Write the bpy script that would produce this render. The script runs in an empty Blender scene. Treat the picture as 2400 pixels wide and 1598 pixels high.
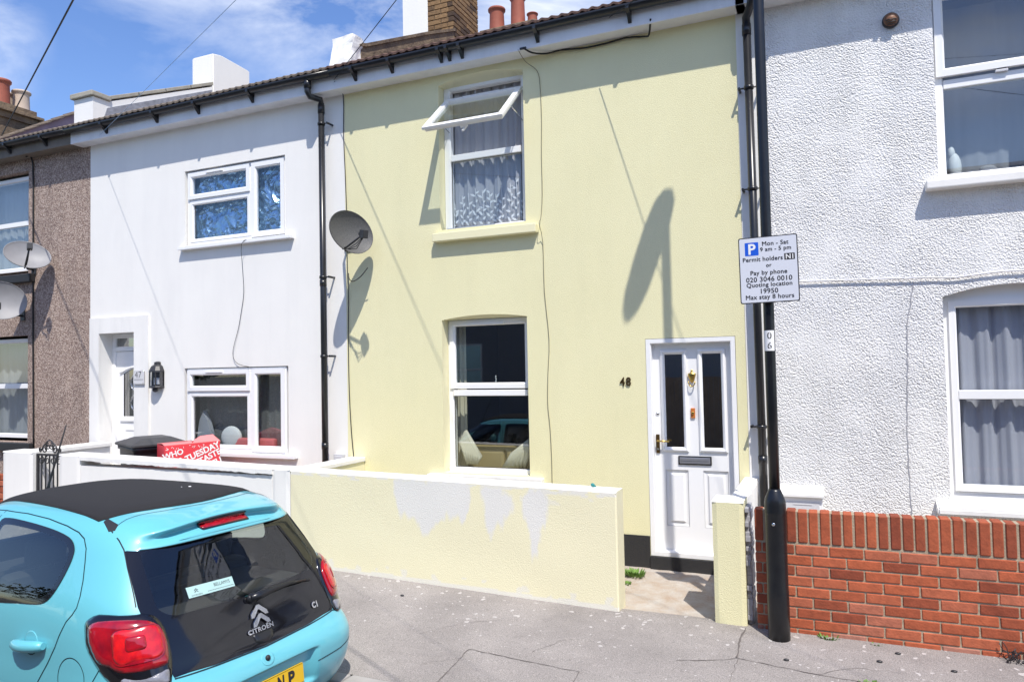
import bpy, bmesh, math, random
from mathutils import Vector, Matrix, noise
from mathutils.bvhtree import BVHTree
from mathutils.geometry import delaunay_2d_cdt
random.seed(7)
R=math.radians
SC=bpy.context.scene
COL=SC.collection
# ------------------------------------------------------------------ camera
cam_d=bpy.data.cameras.new('camera'); CAM=bpy.data.objects.new('camera',cam_d); COL.objects.link(CAM)
CR=Vector((0.9169018,0.3986191,-0.0198486)); CU=Vector((0.0331454,-0.0264924,0.9990994)); CF=Vector((-0.3977342,0.9167339,0.0375033))
CP=Vector((1.61323,-6.96311,1.81213))
CAM.matrix_world=Matrix(((CR.x,CU.x,-CF.x,CP.x),(CR.y,CU.y,-CF.y,CP.y),(CR.z,CU.z,-CF.z,CP.z),(0,0,0,1)))
cam_d.sensor_width=36; cam_d.lens=1700/2400*36; cam_d.clip_start=.05; cam_d.clip_end=2000
SC.camera=CAM
# ------------------------------------------------------------------ sky and sun
SUN_EL=R(58.6); SUN_AZ=R(145)      # clockwise from +Y
SKY_STRENGTH=.102; SUN_STRENGTH=4.1; EXPOSURE=.38
W=bpy.data.worlds.new("World"); SC.world=W; W.use_nodes=True
nt=W.node_tree; nt.nodes.clear()
def N(t,typ,**k):
    n=t.nodes.new(typ)
    for a,b in k.items():
        if a.startswith('i_'):
            key=a[2:].replace('_',' ')
            n.inputs[key].default_value=b
        else: setattr(n,a,b)
    return n
sky=N(nt,'ShaderNodeTexSky',sky_type='NISHITA'); sky.sun_disc=False; sky.sun_elevation=SUN_EL; sky.sun_rotation=SUN_AZ
sky.air_density=1.0; sky.dust_density=.6; sky.ozone_density=1.6
tc=N(nt,'ShaderNodeTexCoord'); mp=N(nt,'ShaderNodeMapping'); mp.inputs['Scale'].default_value=(1.0,1.6,3.2); mp.inputs['Location'].default_value=(.35,.1,.62)
n1=N(nt,'ShaderNodeTexNoise'); n1.inputs['Scale'].default_value=3.4; n1.inputs['Detail'].default_value=9; n1.inputs['Roughness'].default_value=.58; n1.inputs['Distortion'].default_value=.35
rp=N(nt,'ShaderNodeValToRGB'); rp.color_ramp.elements[0].position=.40; rp.color_ramp.elements[1].position=.68
rp.color_ramp.elements[0].color=(0,0,0,1); rp.color_ramp.elements[1].color=(.9,.9,.9,1)
mx=N(nt,'ShaderNodeMix',data_type='RGBA'); mx.inputs['B'].default_value=(9.6,9.9,10.3,1)
bg=N(nt,'ShaderNodeBackground'); bg.inputs['Strength'].default_value=SKY_STRENGTH
wo=N(nt,'ShaderNodeOutputWorld')
L=nt.links.new
L(tc.outputs['Generated'],mp.inputs['Vector']); L(mp.outputs['Vector'],n1.inputs['Vector']); L(n1.outputs['Fac'],rp.inputs['Fac'])
hs=N(nt,'ShaderNodeHueSaturation'); hs.inputs['Saturation'].default_value=1.20; hs.inputs['Value'].default_value=1.60; hs.inputs['Hue'].default_value=.512
# cloud banks: soft patches of sky round a few directions, broken up by the noise
acc=None
for (dx,dy,dz),wd,am in (((-.470,.690,.550),.045,1.0),((-.37,.77,.52),.03,.9),((-.62,.61,.49),.02,.55),((-.83,.44,.36),.006,.8),((-.43,.80,.42),.006,.8),((-.30,.78,.55),.02,.7),((.2,-.8,.55),.10,.7),((.9,-.2,.4),.10,.7)):
    l=math.sqrt(dx*dx+dy*dy+dz*dz)
    dp=N(nt,'ShaderNodeVectorMath',operation='DOT_PRODUCT'); dp.inputs[1].default_value=(dx/l,dy/l,dz/l)
    mr=N(nt,'ShaderNodeMapRange'); mr.interpolation_type='SMOOTHSTEP'; mr.inputs['From Min'].default_value=1-wd; mr.inputs['From Max'].default_value=1-wd*.1; mr.inputs['To Max'].default_value=am
    L(tc.outputs['Generated'],dp.inputs[0]); L(dp.outputs['Value'],mr.inputs['Value'])
    if acc is None: acc=mr.outputs['Result']
    else:
        ad=N(nt,'ShaderNodeMath',operation='MAXIMUM'); L(acc,ad.inputs[0]); L(mr.outputs['Result'],ad.inputs[1]); acc=ad.outputs[0]
cm=N(nt,'ShaderNodeMath',operation='MULTIPLY'); L(rp.outputs['Color'],cm.inputs[0]); L(acc,cm.inputs[1])
L(cm.outputs[0],mx.inputs['Factor']); L(sky.outputs['Color'],hs.inputs['Color']); L(hs.outputs['Color'],mx.inputs['A']); L(mx.outputs['Result'],bg.inputs['Color']); L(bg.outputs['Background'],wo.inputs['Surface'])
sun_d=bpy.data.lights.new('sun','SUN'); sun_d.energy=SUN_STRENGTH; sun_d.angle=R(.53); sun_d.color=(1,.95,.87)
SUN=bpy.data.objects.new('sun',sun_d); COL.objects.link(SUN); SUN.location=(6,-10,18)
SUN.rotation_euler=(-Vector((.7,-1,2.0))).to_track_quat('-Z','Y').to_euler()
SC.view_settings.view_transform='Standard'; SC.view_settings.look='None'; SC.view_settings.exposure=EXPOSURE; SC.view_settings.gamma=1
# ------------------------------------------------------------------ materials
MATS={}
def mat(name,col,rough=.6,metal=0,coat=0,bump=None,var=None,spec=.5,alpha=None,**kw):
    """bump=(scale,strength,distance[,detail]); var=(scale,amount[,colour2])"""
    m=bpy.data.materials.new(name); m.use_nodes=True; t=m.node_tree; b=t.nodes['Principled BSDF']
    b.inputs['Base Color'].default_value=(*col,1); b.inputs['Roughness'].default_value=rough; b.inputs['Metallic'].default_value=metal
    b.inputs['Coat Weight'].default_value=coat; b.inputs['Coat Roughness'].default_value=.04; b.inputs['Specular IOR Level'].default_value=spec
    c=N(t,'ShaderNodeTexCoord')
    if var:
        nz=N(t,'ShaderNodeTexNoise'); nz.inputs['Scale'].default_value=var[0]; nz.inputs['Detail'].default_value=6; nz.inputs['Roughness'].default_value=.6
        c2=var[2] if len(var)>2 else tuple(v*(1-var[1]) for v in col)
        r=N(t,'ShaderNodeValToRGB'); r.color_ramp.elements[0].position=.32; r.color_ramp.elements[1].position=.68
        r.color_ramp.elements[0].color=(*c2,1); r.color_ramp.elements[1].color=(*col,1)
        t.links.new(c.outputs['Object'],nz.inputs['Vector']); t.links.new(nz.outputs['Fac'],r.inputs['Fac']); t.links.new(r.outputs['Color'],b.inputs['Base Color'])
    if bump:
        nb=N(t,'ShaderNodeTexNoise'); nb.inputs['Scale'].default_value=bump[0]; nb.inputs['Detail'].default_value=bump[3] if len(bump)>3 else 3; nb.inputs['Roughness'].default_value=.55
        bp=N(t,'ShaderNodeBump'); bp.inputs['Strength'].default_value=bump[1]; bp.inputs['Distance'].default_value=bump[2]
        t.links.new(c.outputs['Object'],nb.inputs['Vector']); t.links.new(nb.outputs['Fac'],bp.inputs['Height']); t.links.new(bp.outputs['Normal'],b.inputs['Normal'])
    if kw.get('emit'): b.inputs['Emission Color'].default_value=(*kw['emit'],1); b.inputs['Emission Strength'].default_value=1
    MATS[name]=m
    return m
def glass(name,tint=(.75,.8,.8),refl=1.0,rough=.0,bump=None,base=.03):
    m=bpy.data.materials.new(name); m.use_nodes=True; t=m.node_tree; t.nodes.clear()
    o=N(t,'ShaderNodeOutputMaterial'); mxs=N(t,'ShaderNodeMixShader'); tr=N(t,'ShaderNodeBsdfTransparent'); gl=N(t,'ShaderNodeBsdfGlossy'); fr=N(t,'ShaderNodeFresnel'); fr.inputs['IOR'].default_value=1.52
    ma=N(t,'ShaderNodeMath',operation='MULTIPLY_ADD'); ma.inputs[1].default_value=refl; ma.inputs[2].default_value=base; ma.use_clamp=True
    tr.inputs['Color'].default_value=(*tint,1); gl.inputs['Roughness'].default_value=rough; gl.inputs['Color'].default_value=(1,1,1,1)
    if bump:
        c=N(t,'ShaderNodeTexCoord'); nb=N(t,'ShaderNodeTexNoise'); nb.inputs['Scale'].default_value=bump[0]; nb.inputs['Detail'].default_value=2
        bp=N(t,'ShaderNodeBump'); bp.inputs['Strength'].default_value=bump[1]; bp.inputs['Distance'].default_value=bump[2]
        t.links.new(c.outputs['Object'],nb.inputs['Vector']); t.links.new(nb.outputs['Fac'],bp.inputs['Height']); t.links.new(bp.outputs['Normal'],gl.inputs['Normal'])
    ge=N(t,'ShaderNodeNewGeometry'); ff=N(t,'ShaderNodeMath',operation='SUBTRACT'); ff.inputs[0].default_value=1   # only the outer face mirrors; the inner face would show total reflection
    mm=N(t,'ShaderNodeMath',operation='MULTIPLY'); t.links.new(ge.outputs['Backfacing'],ff.inputs[1]); t.links.new(ff.outputs[0],mm.inputs[0]); t.links.new(ma.outputs[0],mm.inputs[1])
    t.links.new(fr.outputs['Fac'],ma.inputs[0]); t.links.new(mm.outputs[0],mxs.inputs['Fac']); t.links.new(tr.outputs[0],mxs.inputs[1]); t.links.new(gl.outputs[0],mxs.inputs[2]); t.links.new(mxs.outputs[0],o.inputs['Surface'])
    MATS[name]=m; return m
YEL=(.80,.755,.475)
mat('yellow_render',YEL,.85,bump=(120,.5,.010,4),var=(1.1,.06,(.775,.73,.45)))
mat('yellow_smooth',(.79,.745,.49),.8,bump=(60,.25,.006))
mat('white_render',(.84,.825,.785),.85,bump=(80,.25,.006),var=(.9,.05,(.80,.785,.75)))
mat('white_smooth',(.85,.835,.80),.75,bump=(40,.2,.004),var=(2,.05))
mat('roughcast',(.84,.825,.79),.9,bump=(58,1.0,.034,2),var=(.7,.06,(.79,.785,.78)))
def pebble():
    m=mat('pebbledash',(.36,.27,.22),.95,bump=(70,.9,.025,3)); t=m.node_tree; b=t.nodes['Principled BSDF']
    c=N(t,'ShaderNodeTexCoord'); v=N(t,'ShaderNodeTexVoronoi'); v.inputs['Scale'].default_value=75
    r=N(t,'ShaderNodeValToRGB'); e=r.color_ramp.elements; e[0].color=(.19,.13,.11,1); e[1].color=(.62,.50,.42,1); x=e.new(.5); x.color=(.38,.28,.23,1)
    s=N(t,'ShaderNodeSeparateColor')
    t.links.new(c.outputs['Object'],v.inputs['Vector']); t.links.new(v.outputs['Color'],s.inputs['Color']); t.links.new(s.outputs['Red'],r.inputs['Fac']); t.links.new(r.outputs['Color'],b.inputs['Base Color'])
pebble()
mat('upvc',(.84,.84,.84),.32,spec=.5)
mat('upvc_grey',(.60,.60,.62),.4)
mat('rubber',(.02,.02,.022),.6)
mat('black_plastic',(.012,.013,.016),.28,var=(3,.3,(.02,.021,.024)))
mat('black_paint',(.006,.007,.010),.30,bump=(25,.12,.004),var=(9,.3,(.012,.013,.015)))
mat('black_plinth',(.022,.022,.024),.6,bump=(60,.3,.006))
mat('bin_plastic',(.02,.022,.025),.45,bump=(120,.15,.003),var=(6,.3,(.035,.036,.04)))
mat('fascia_white',(.80,.80,.82),.45,var=(3,.05))
mat('fascia_brown',(.20,.17,.14),.7,var=(5,.3))
mat('tile_brown',(.17,.09,.065),.85,bump=(40,.5,.01),var=(7,.4,(.09,.055,.045)))
mat('tile_grey',(.25,.20,.15),.9,bump=(40,.5,.01),var=(7,.4,(.14,.11,.09)))
mat('slate_purple',(.30,.24,.31),.85,bump=(20,.4,.01),var=(3,.25))
mat('cement_brown',(.22,.16,.10),.95,bump=(15,.8,.03,6),var=(4,.5,(.12,.085,.06)))
mat('coping',(.42,.39,.32),.9,bump=(30,.4,.01),var=(4,.25))
mat('lead',(.32,.33,.37),.55,bump=(25,.7,.01),var=(10,.35))
mat('terracotta',(.36,.10,.06),.7,var=(6,.25))
mat('vent_brown',(.26,.12,.06),.5,var=(12,.4))
mat('clay_cream',(.62,.50,.40),.8,var=(5,.25))
mat('room_wall',(.30,.29,.28),.9)
mat('room_dark',(.07,.07,.075),.9)
mat('lace',(.74,.74,.80),.9)
mat('teal',(.02,.22,.22),.4)
mat('curtain_cream',(.72,.66,.52),.9)
mat('curtain_pale',(.40,.40,.45),.9)
mat('curtain_grey',(.36,.37,.42),.9)
mat('sofa_tan',(.45,.34,.17),.45)
mat('concrete',(.38,.295,.225),.95,bump=(60,.8,.014,6),var=(7,.35,(.46,.43,.39)))
mat('brass',(.62,.42,.12),.28,metal=1)
mat('bronze',(.12,.075,.03),.4,metal=.8)
mat('chrome',(.75,.76,.78),.15,metal=1)
mat('letterbox',(.30,.31,.35),.4,metal=.6)
mat('dish_grey',(.135,.135,.135),.6,var=(120,.5,(.06,.06,.062)))
mat('dish_light',(.27,.27,.285),.55,var=(6,.15))
mat('dark_metal',(.03,.03,.033),.45)
mat('cable_olive',(.16,.14,.09),.7)
mat('wire_pale',(.30,.42,.58),.7)  # bright sky put into the wire colour so the wire fades against it
mat('bin_lid',(.055,.056,.06),.5,bump=(120,.15,.003),var=(6,.3,(.04,.04,.043)))  # bin plastic made lighter: sunlight on the lid is put into its colour
mat('cable_black',(.012,.012,.013),.6)
mat('cable_white',(.72,.72,.75),.7)
mat('crack_grey',(.33,.33,.36),.95)
mat('card_red',(.72,.045,.06),.6)
mat('card_pink',(.80,.22,.22),.6)
mat('print_white',(.82,.82,.82),.6)
mat('print_black',(.02,.02,.025),.5)
mat('sign_white',(.66,.68,.74),.4)
mat('sign_blue',(.01,.10,.62),.4)
mat('weed',(.17,.31,.06),.8,var=(30,.4))
mat('wood',(.30,.20,.13),.8)
mat('tan',(.42,.30,.2),.7)
mat('orange_brass',(.70,.23,.06),.35,metal=.3)
mat('leaf_dark',(.045,.075,.03),.8)
mat('opp_wall',(.30,.31,.34),.9,var=(1,.1))
mat('opp_fence',(.34,.25,.18),.9,var=(3,.3))
glass('pane',(.90,.93,.93),refl=2.2,base=.03)
glass('pane_clear',(.94,.96,.97),refl=1.3,base=.01)
glass('pane_dark',(.55,.56,.56),refl=3.0,base=.15)
glass('lantern_glass',(.8,.82,.85),refl=1.2,base=.05)
glass('car_glass',(.62,.66,.62),refl=1.5,base=.02)
mat('acrylic',(.62,.62,.64),.2)
mat('foil',(.30,.46,.62),.24,metal=.9)
mat('net_grey',(.20,.205,.21),.9,var=(60,.35))
mat('car_paint',(.135,.49,.575),.40,coat=1.0,spec=.5)
mat('car_inside',(.03,.03,.032),.8)
mat('car_seat',(.045,.045,.05),.85)
mat('car_trim',(.35,.38,.36),.8)
mat('fabric_roof',(.014,.0135,.015),.92,bump=(300,.3,.003))
mat('gloss_black',(.006,.006,.008),.08,coat=.6)
mat('seam',(.004,.02,.026),.6)
mat('lamp_red',(.42,.004,.012),.12,coat=1.0,var=(14,.5,(.22,.002,.01)))
mat('lamp_red_bright',(.75,.010,.010),.18,coat=1.0,var=(18,.5,(.40,.004,.012)))
mat('lamp_clear',(.22,.22,.25),.12,coat=1.0,bump=(60,.5,.01))
mat('plate_yellow',(.78,.48,.02),.35)
mat('sticker',(.42,.62,.60),.5)
def weather(name,lo,scale=(2.2,2.2,.35),amt=1.0,lo_c=(.80,.78,.74)):
    m=MATS[name]; t=m.node_tree; b=t.nodes['Principled BSDF']; src=b.inputs['Base Color'].links[0].from_socket
    c=N(t,'ShaderNodeTexCoord'); mpn=N(t,'ShaderNodeMapping'); mpn.inputs['Scale'].default_value=scale
    nz=N(t,'ShaderNodeTexNoise'); nz.inputs['Scale'].default_value=1.6; nz.inputs['Detail'].default_value=7; nz.inputs['Roughness'].default_value=.62
    r=N(t,'ShaderNodeValToRGB'); r.color_ramp.elements[0].position=.30; r.color_ramp.elements[1].position=.56; r.color_ramp.elements[0].color=(*[1-(1-lo)*(1.25-k*.25) for k in (1,1.1,1.35)],1); r.color_ramp.elements[1].color=(1,1,1,1)
    mu=N(t,'ShaderNodeMix',data_type='RGBA',blend_type='MULTIPLY'); mu.inputs['Factor'].default_value=amt
    t.links.new(c.outputs['Object'],mpn.inputs['Vector']); t.links.new(mpn.outputs['Vector'],nz.inputs['Vector']); t.links.new(nz.outputs['Fac'],r.inputs['Fac'])
    t.links.new(src,mu.inputs['A']); t.links.new(r.outputs['Color'],mu.inputs['B']); t.links.new(mu.outputs['Result'],b.inputs['Base Color'])
for n_,l_ in (('yellow_render',.965),('white_render',.955),('roughcast',.90),('white_smooth',.88),('pebbledash',.8),('fascia_white',.88)): weather(n_,l_)
def rough2():
    m=MATS['roughcast']; t=m.node_tree; b=t.nodes['Principled BSDF']; bp=b.inputs['Normal'].links[0].from_node; n0=bp.inputs['Height'].links[0].from_node
    n0.inputs['Scale'].default_value=62; n0.inputs['Detail'].default_value=3; n0.inputs['Distortion'].default_value=.6
    c=N(t,'ShaderNodeTexCoord'); v=N(t,'ShaderNodeTexVoronoi'); v.inputs['Scale'].default_value=88; v.feature='SMOOTH_F1'
    pm=N(t,'ShaderNodeTexNoise'); pm.inputs['Scale'].default_value=2.3; pm.inputs['Detail'].default_value=4
    pr=N(t,'ShaderNodeMapRange'); pr.inputs['From Min'].default_value=.30; pr.inputs['From Max'].default_value=.58; pr.inputs['To Min'].default_value=.35; pr.inputs['To Max'].default_value=1.15
    sb=N(t,'ShaderNodeMath',operation='SUBTRACT'); mu=N(t,'ShaderNodeMath',operation='MULTIPLY')
    for a in (v,pm): t.links.new(c.outputs['Object'],a.inputs['Vector'])
    t.links.new(n0.outputs['Fac'],sb.inputs[0]); t.links.new(v.outputs['Distance'],sb.inputs[1]); t.links.new(pm.outputs['Fac'],pr.inputs['Value']); t.links.new(sb.outputs[0],mu.inputs[0]); t.links.new(pr.outputs['Result'],mu.inputs[1]); t.links.new(mu.outputs[0],bp.inputs['Height'])
    bp.inputs['Distance'].default_value=.0125
rough2()
# brick material: each brick mesh carries its own tone attribute
def tone_mat(name,c1,c2,c3,bump):
    m=mat(name,c1,.9,bump=bump); t=m.node_tree; b=t.nodes['Principled BSDF']
    a=N(t,'ShaderNodeAttribute'); a.attribute_name='tone'
    r=N(t,'ShaderNodeValToRGB'); e=r.color_ramp.elements; e[0].color=(*c1,1); e[1].color=(*c3,1); x=e.new(.5); x.color=(*c2,1)
    c=N(t,'ShaderNodeTexCoord'); nz=N(t,'ShaderNodeTexNoise'); nz.inputs['Scale'].default_value=22; nz.inputs['Detail'].default_value=5
    mr=N(t,'ShaderNodeMapRange'); mr.inputs['From Min'].default_value=.3; mr.inputs['From Max'].default_value=.75; mr.inputs['To Min'].default_value=.78; mr.inputs['To Max'].default_value=1.12
    mu=N(t,'ShaderNodeVectorMath',operation='SCALE')
    t.links.new(a.outputs['Fac'],r.inputs['Fac']); t.links.new(c.outputs['Object'],nz.inputs['Vector']); t.links.new(nz.outputs['Fac'],mr.inputs['Value'])
    t.links.new(r.outputs['Color'],mu.inputs[0]); t.links.new(mr.outputs['Result'],mu.inputs['Scale']); t.links.new(mu.outputs['Vector'],b.inputs['Base Color'])
tone_mat('brick_red',(.26,.058,.027),(.46,.112,.046),(.40,.19,.14),(70,.5,.006))
tone_mat('brick_stock',(.15,.085,.038),(.26,.155,.072),(.075,.045,.028),(50,.8,.012))
mat('mortar',(.43,.35,.25),.95,bump=(80,.6,.008),var=(8,.35,(.33,.27,.19)))
mat('mortar_dark',(.12,.09,.06),.95)
# peeled paint: attribute 'peel' mixes bare white into the yellow
def peel_mat():
    m=mat('yellow_wall_peeling',YEL,.88,bump=(110,.42,.010,4)); t=m.node_tree; b=t.nodes['Principled BSDF']
    a=N(t,'ShaderNodeAttribute'); a.attribute_name='peel'
    mx=N(t,'ShaderNodeMix',data_type='RGBA'); mx.inputs['A'].default_value=(.81,.755,.52,1); mx.inputs['B'].default_value=(.745,.725,.675,1)
    t.links.new(a.outputs['Fac'],mx.inputs['Factor']); t.links.new(mx.outputs['Result'],b.inputs['Base Color'])
peel_mat()
def asphalt():
    m=mat('asphalt',(.34,.31,.31),.95,bump=(160,.5,.006,4)); t=m.node_tree; b=t.nodes['Principled BSDF']
    c=N(t,'ShaderNodeTexCoord')
    nz=N(t,'ShaderNodeTexNoise'); nz.inputs['Scale'].default_value=1.6; nz.inputs['Detail'].default_value=8; nz.inputs['Roughness'].default_value=.65
    r=N(t,'ShaderNodeValToRGB'); e=r.color_ramp.elements; e[0].position=.3; e[1].position=.7; e[0].color=(.225,.205,.192,1); e[1].color=(.325,.297,.278,1)
    fine=N(t,'ShaderNodeTexNoise'); fine.inputs['Scale'].default_value=150; fine.inputs['Detail'].default_value=2
    fr=N(t,'ShaderNodeMapRange'); fr.inputs['From Min'].default_value=.25; fr.inputs['From Max'].default_value=.75; fr.inputs['To Min'].default_value=.55; fr.inputs['To Max'].default_value=1.45
    sc=N(t,'ShaderNodeVectorMath',operation='SCALE')
    # paint splashes and gum, denser along the wall foot (y near -1.3)
    v=N(t,'ShaderNodeTexVoronoi'); v.inputs['Scale'].default_value=18
    wv=N(t,'ShaderNodeTexNoise'); wv.inputs['Scale'].default_value=9; wv.inputs['Detail'].default_value=3
    wa=N(t,'ShaderNodeVectorMath',operation='MULTIPLY_ADD'); wa.inputs[1].default_value=(.12,.12,0)
    sx=N(t,'ShaderNodeSeparateXYZ')
    yr=N(t,'ShaderNodeMapRange'); yr.inputs['From Min'].default_value=-2.5; yr.inputs['From Max'].default_value=-1.35; yr.inputs['To Min'].default_value=.10; yr.inputs['To Max'].default_value=.36
    sv=N(t,'ShaderNodeSeparateColor'); rad=N(t,'ShaderNodeMath',operation='MULTIPLY')
    lt=N(t,'ShaderNodeMath',operation='LESS_THAN')
    mx=N(t,'ShaderNodeMix',data_type='RGBA'); mx.inputs['B'].default_value=(.52,.49,.47,1)
    k=t.links.new
    k(c.outputs['Object'],nz.inputs['Vector']); k(nz.outputs['Fac'],r.inputs['Fac']); k(c.outputs['Object'],fine.inputs['Vector']); k(fine.outputs['Fac'],fr.inputs['Value'])
    k(r.outputs['Color'],sc.inputs[0]); k(fr.outputs['Result'],sc.inputs['Scale'])
    k(c.outputs['Object'],wv.inputs['Vector']); k(wv.outputs['Color'],wa.inputs[0]); k(c.outputs['Object'],wa.inputs[2]); k(wa.outputs['Vector'],v.inputs['Vector'])
    k(c.outputs['Object'],sx.inputs[0]); k(sx.outputs['Y'],yr.inputs['Value']); k(v.outputs['Color'],sv.inputs['Color'])
    pw=N(t,'ShaderNodeMath',operation='POWER'); pw.inputs[1].default_value=2.2
    k(sv.outputs['Green'],pw.inputs[0]); k(pw.outputs[0],rad.inputs[0]); k(yr.outputs['Result'],rad.inputs[1]); k(v.outputs['Distance'],lt.inputs[0]); k(rad.outputs[0],lt.inputs[1])
    fo=N(t,'ShaderNodeMath',operation='MULTIPLY'); fo.inputs[1].default_value=.8
    k(lt.outputs[0],fo.inputs[0]); k(fo.outputs[0],mx.inputs['Factor']); k(sc.outputs['Vector'],mx.inputs['A']); k(mx.outputs['Result'],b.inputs['Base Color'])
asphalt()
mat('road',(.075,.073,.073),.95,bump=(150,.6,.008,4),var=(1.2,.25))
mat('kerb',(.40,.38,.36),.9,bump=(60,.4,.006),var=(3,.25))
mat('ground',(.10,.10,.08),1)
mat('crack',(.135,.118,.11),1)
# ------------------------------------------------------------------ mesh helpers
class MB:
    def __init__(s): s.bm=bmesh.new(); s.mi=0; s.smooth=False
    def face(s,vs,flip=False):
        vv=[v if isinstance(v,bmesh.types.BMVert) else s.bm.verts.new(v) for v in vs]
        if flip: vv.reverse()
        try: f=s.bm.faces.new(vv)
        except ValueError: return None
        f.material_index=s.mi; f.smooth=s.smooth; return f
    def box(s,x0,x1,y0,y1,z0,z1,M=None,bev=0):
        b=bmesh.new() if bev else s.bm
        P=[(x,y,z) for z in (z0,z1) for y in (y0,y1) for x in (x0,x1)]
        if M: P=[M@Vector(p) for p in P]
        v=[b.verts.new(p) for p in P]
        for q in ((0,2,3,1),(4,5,7,6),(0,1,5,4),(2,6,7,3),(0,4,6,2),(1,3,7,5)):
            f=b.faces.new([v[i] for i in q]); f.material_index=s.mi; f.smooth=s.smooth
        if bev:
            bmesh.ops.bevel(b,geom=b.edges[:],offset=bev,segments=2,affect='EDGES',profile=.6)
            s.merge(b)
        return s
    def merge(s,b,mi=None):
        b.verts.index_update(); m=[s.bm.verts.new(v.co) for v in b.verts]
        for f in b.faces:
            try:
                g=s.bm.faces.new([m[v.index] for v in f.verts]); g.material_index=s.mi; g.smooth=f.smooth
            except ValueError: pass
        b.free()
    def loft(s,rings,closed=True,caps=True):
        vs=[[s.bm.verts.new(p) for p in r] for r in rings]; n=len(rings[0])
        for a,b in zip(vs,vs[1:]):
            for j in range(n if closed else n-1):
                f=s.bm.faces.new((a[j],a[(j+1)%n],b[(j+1)%n],b[j])); f.material_index=s.mi; f.smooth=s.smooth
        if caps and closed:
            for r,fl in ((vs[0],True),(vs[-1],False)):
                q=list(reversed(r)) if fl else r
                f=s.bm.faces.new(q); f.material_index=s.mi
        return s
    def tube(s,path,r,n=8,caps=True):
        path=[Vector(p) for p in path]; rs=r if isinstance(r,(list,tuple)) else [r]*len(path)
        rings=[]; up=None
        for i,p in enumerate(path):
            d=(path[min(i+1,len(path)-1)]-path[max(i-1,0)]).normalized()
            if up is None: up=d.orthogonal().normalized()
            up=(up-d*up.dot(d)); up=up.normalized() if up.length>1e-6 else d.orthogonal().normalized()
            w=d.cross(up)
            rings.append([p+(up*math.cos(2*math.pi*k/n)+w*math.sin(2*math.pi*k/n))*rs[i] for k in range(n)])
        o=s.smooth; s.smooth=True; s.loft(rings,True,caps); s.smooth=o; return s
    def lathe(s,prof,c=(0,0,0),n=20,M=None):
        rings=[]
        for r,z in prof:
            ring=[Vector((r*math.cos(2*math.pi*k/n),r*math.sin(2*math.pi*k/n),z)) for k in range(n)]
            ring=[(M@v if M else v+Vector(c)) for v in ring]; rings.append(ring)
        o=s.smooth; s.smooth=True; s.loft(rings); s.smooth=o; return s
    def prism(s,poly,fa,fb):
        """poly of 2-D points, fa/fb map a point to the two ends"""
        s.loft([[fa(*p) for p in poly],[fb(*p) for p in poly]]); return s
    def sphere(s,c,r,sc=(1,1,1),M=None,u=14,v=9):
        prof=[(max(r*math.sin(math.pi*i/v),.0004),-r*math.cos(math.pi*i/v)) for i in range(v+1)]
        T=Matrix.Translation(c)@(M or Matrix())@Matrix.Diagonal((*sc,1)); return s.lathe(prof,n=u,M=T)
    def frame(s,x0,x1,z0,z1,prof):
        """mitred ring round a rectangle; prof = [(inset,y),...] closed profile"""
        rings=[]
        for cx,cz,sx,sz in ((x0,z0,1,1),(x1,z0,-1,1),(x1,z1,-1,-1),(x0,z1,1,-1)):
            rings.append([(cx+sx*i,y,cz+sz*i) for i,y in prof])
        rings.append(rings[0]); n=len(prof)
        vs=[[s.bm.verts.new(p) for p in r] for r in rings[:-1]]; vs.append(vs[0])
        for a,b in zip(vs,vs[1:]):
            for j in range(n):
                f=s.bm.faces.new((a[j],b[j],b[(j+1)%n],a[(j+1)%n])); f.material_index=s.mi
        return s
    def xform(s,M): bmesh.ops.transform(s.bm,matrix=M,verts=s.bm.verts[:]); return s
    def build(s,name,mats,parent=None,recalc=True,origin=None):
        if recalc: bmesh.ops.recalc_face_normals(s.bm,faces=s.bm.faces[:])
        me=bpy.data.meshes.new(name)
        if isinstance(mats,str): mats=[mats]
        if parent is None:
            if origin is None:
                xs=[v.co for v in s.bm.verts]; lo=Vector([min(v[i] for v in xs) for i in range(3)]); hi=Vector([max(v[i] for v in xs) for i in range(3)])
                origin=Vector(((lo.x+hi.x)/2,(lo.y+hi.y)/2,lo.z))
            origin=Vector(origin); bmesh.ops.translate(s.bm,vec=-origin,verts=s.bm.verts[:])
        s.bm.to_mesh(me); s.bm.free()
        for m in mats: me.materials.append(MATS[m])
        o=bpy.data.objects.new(name,me); COL.objects.link(o)
        if parent is not None: adopt(o,parent)
        else: o.location=origin
        return o
def adopt(o,p):
    o.parent=p; t=p; v=Vector((0,0,0))
    while t is not None: v+=Vector(t.location); t=t.parent
    o.location=-v      # mesh data is in scene coordinates
def thing(name,label,cat,loc,group=None):
    o=bpy.data.objects.new(name,None); COL.objects.link(o); o.location=loc; o.empty_display_size=.2
    return tag(o,label,cat,group)
def tag(o,label,cat,group=None):
    o['label']=label; o['category']=cat
    if group: o['group']=group
    return o
def struct(o): o['kind']='structure'; return o
def lab(o,l): o['label']=l; return o
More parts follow.
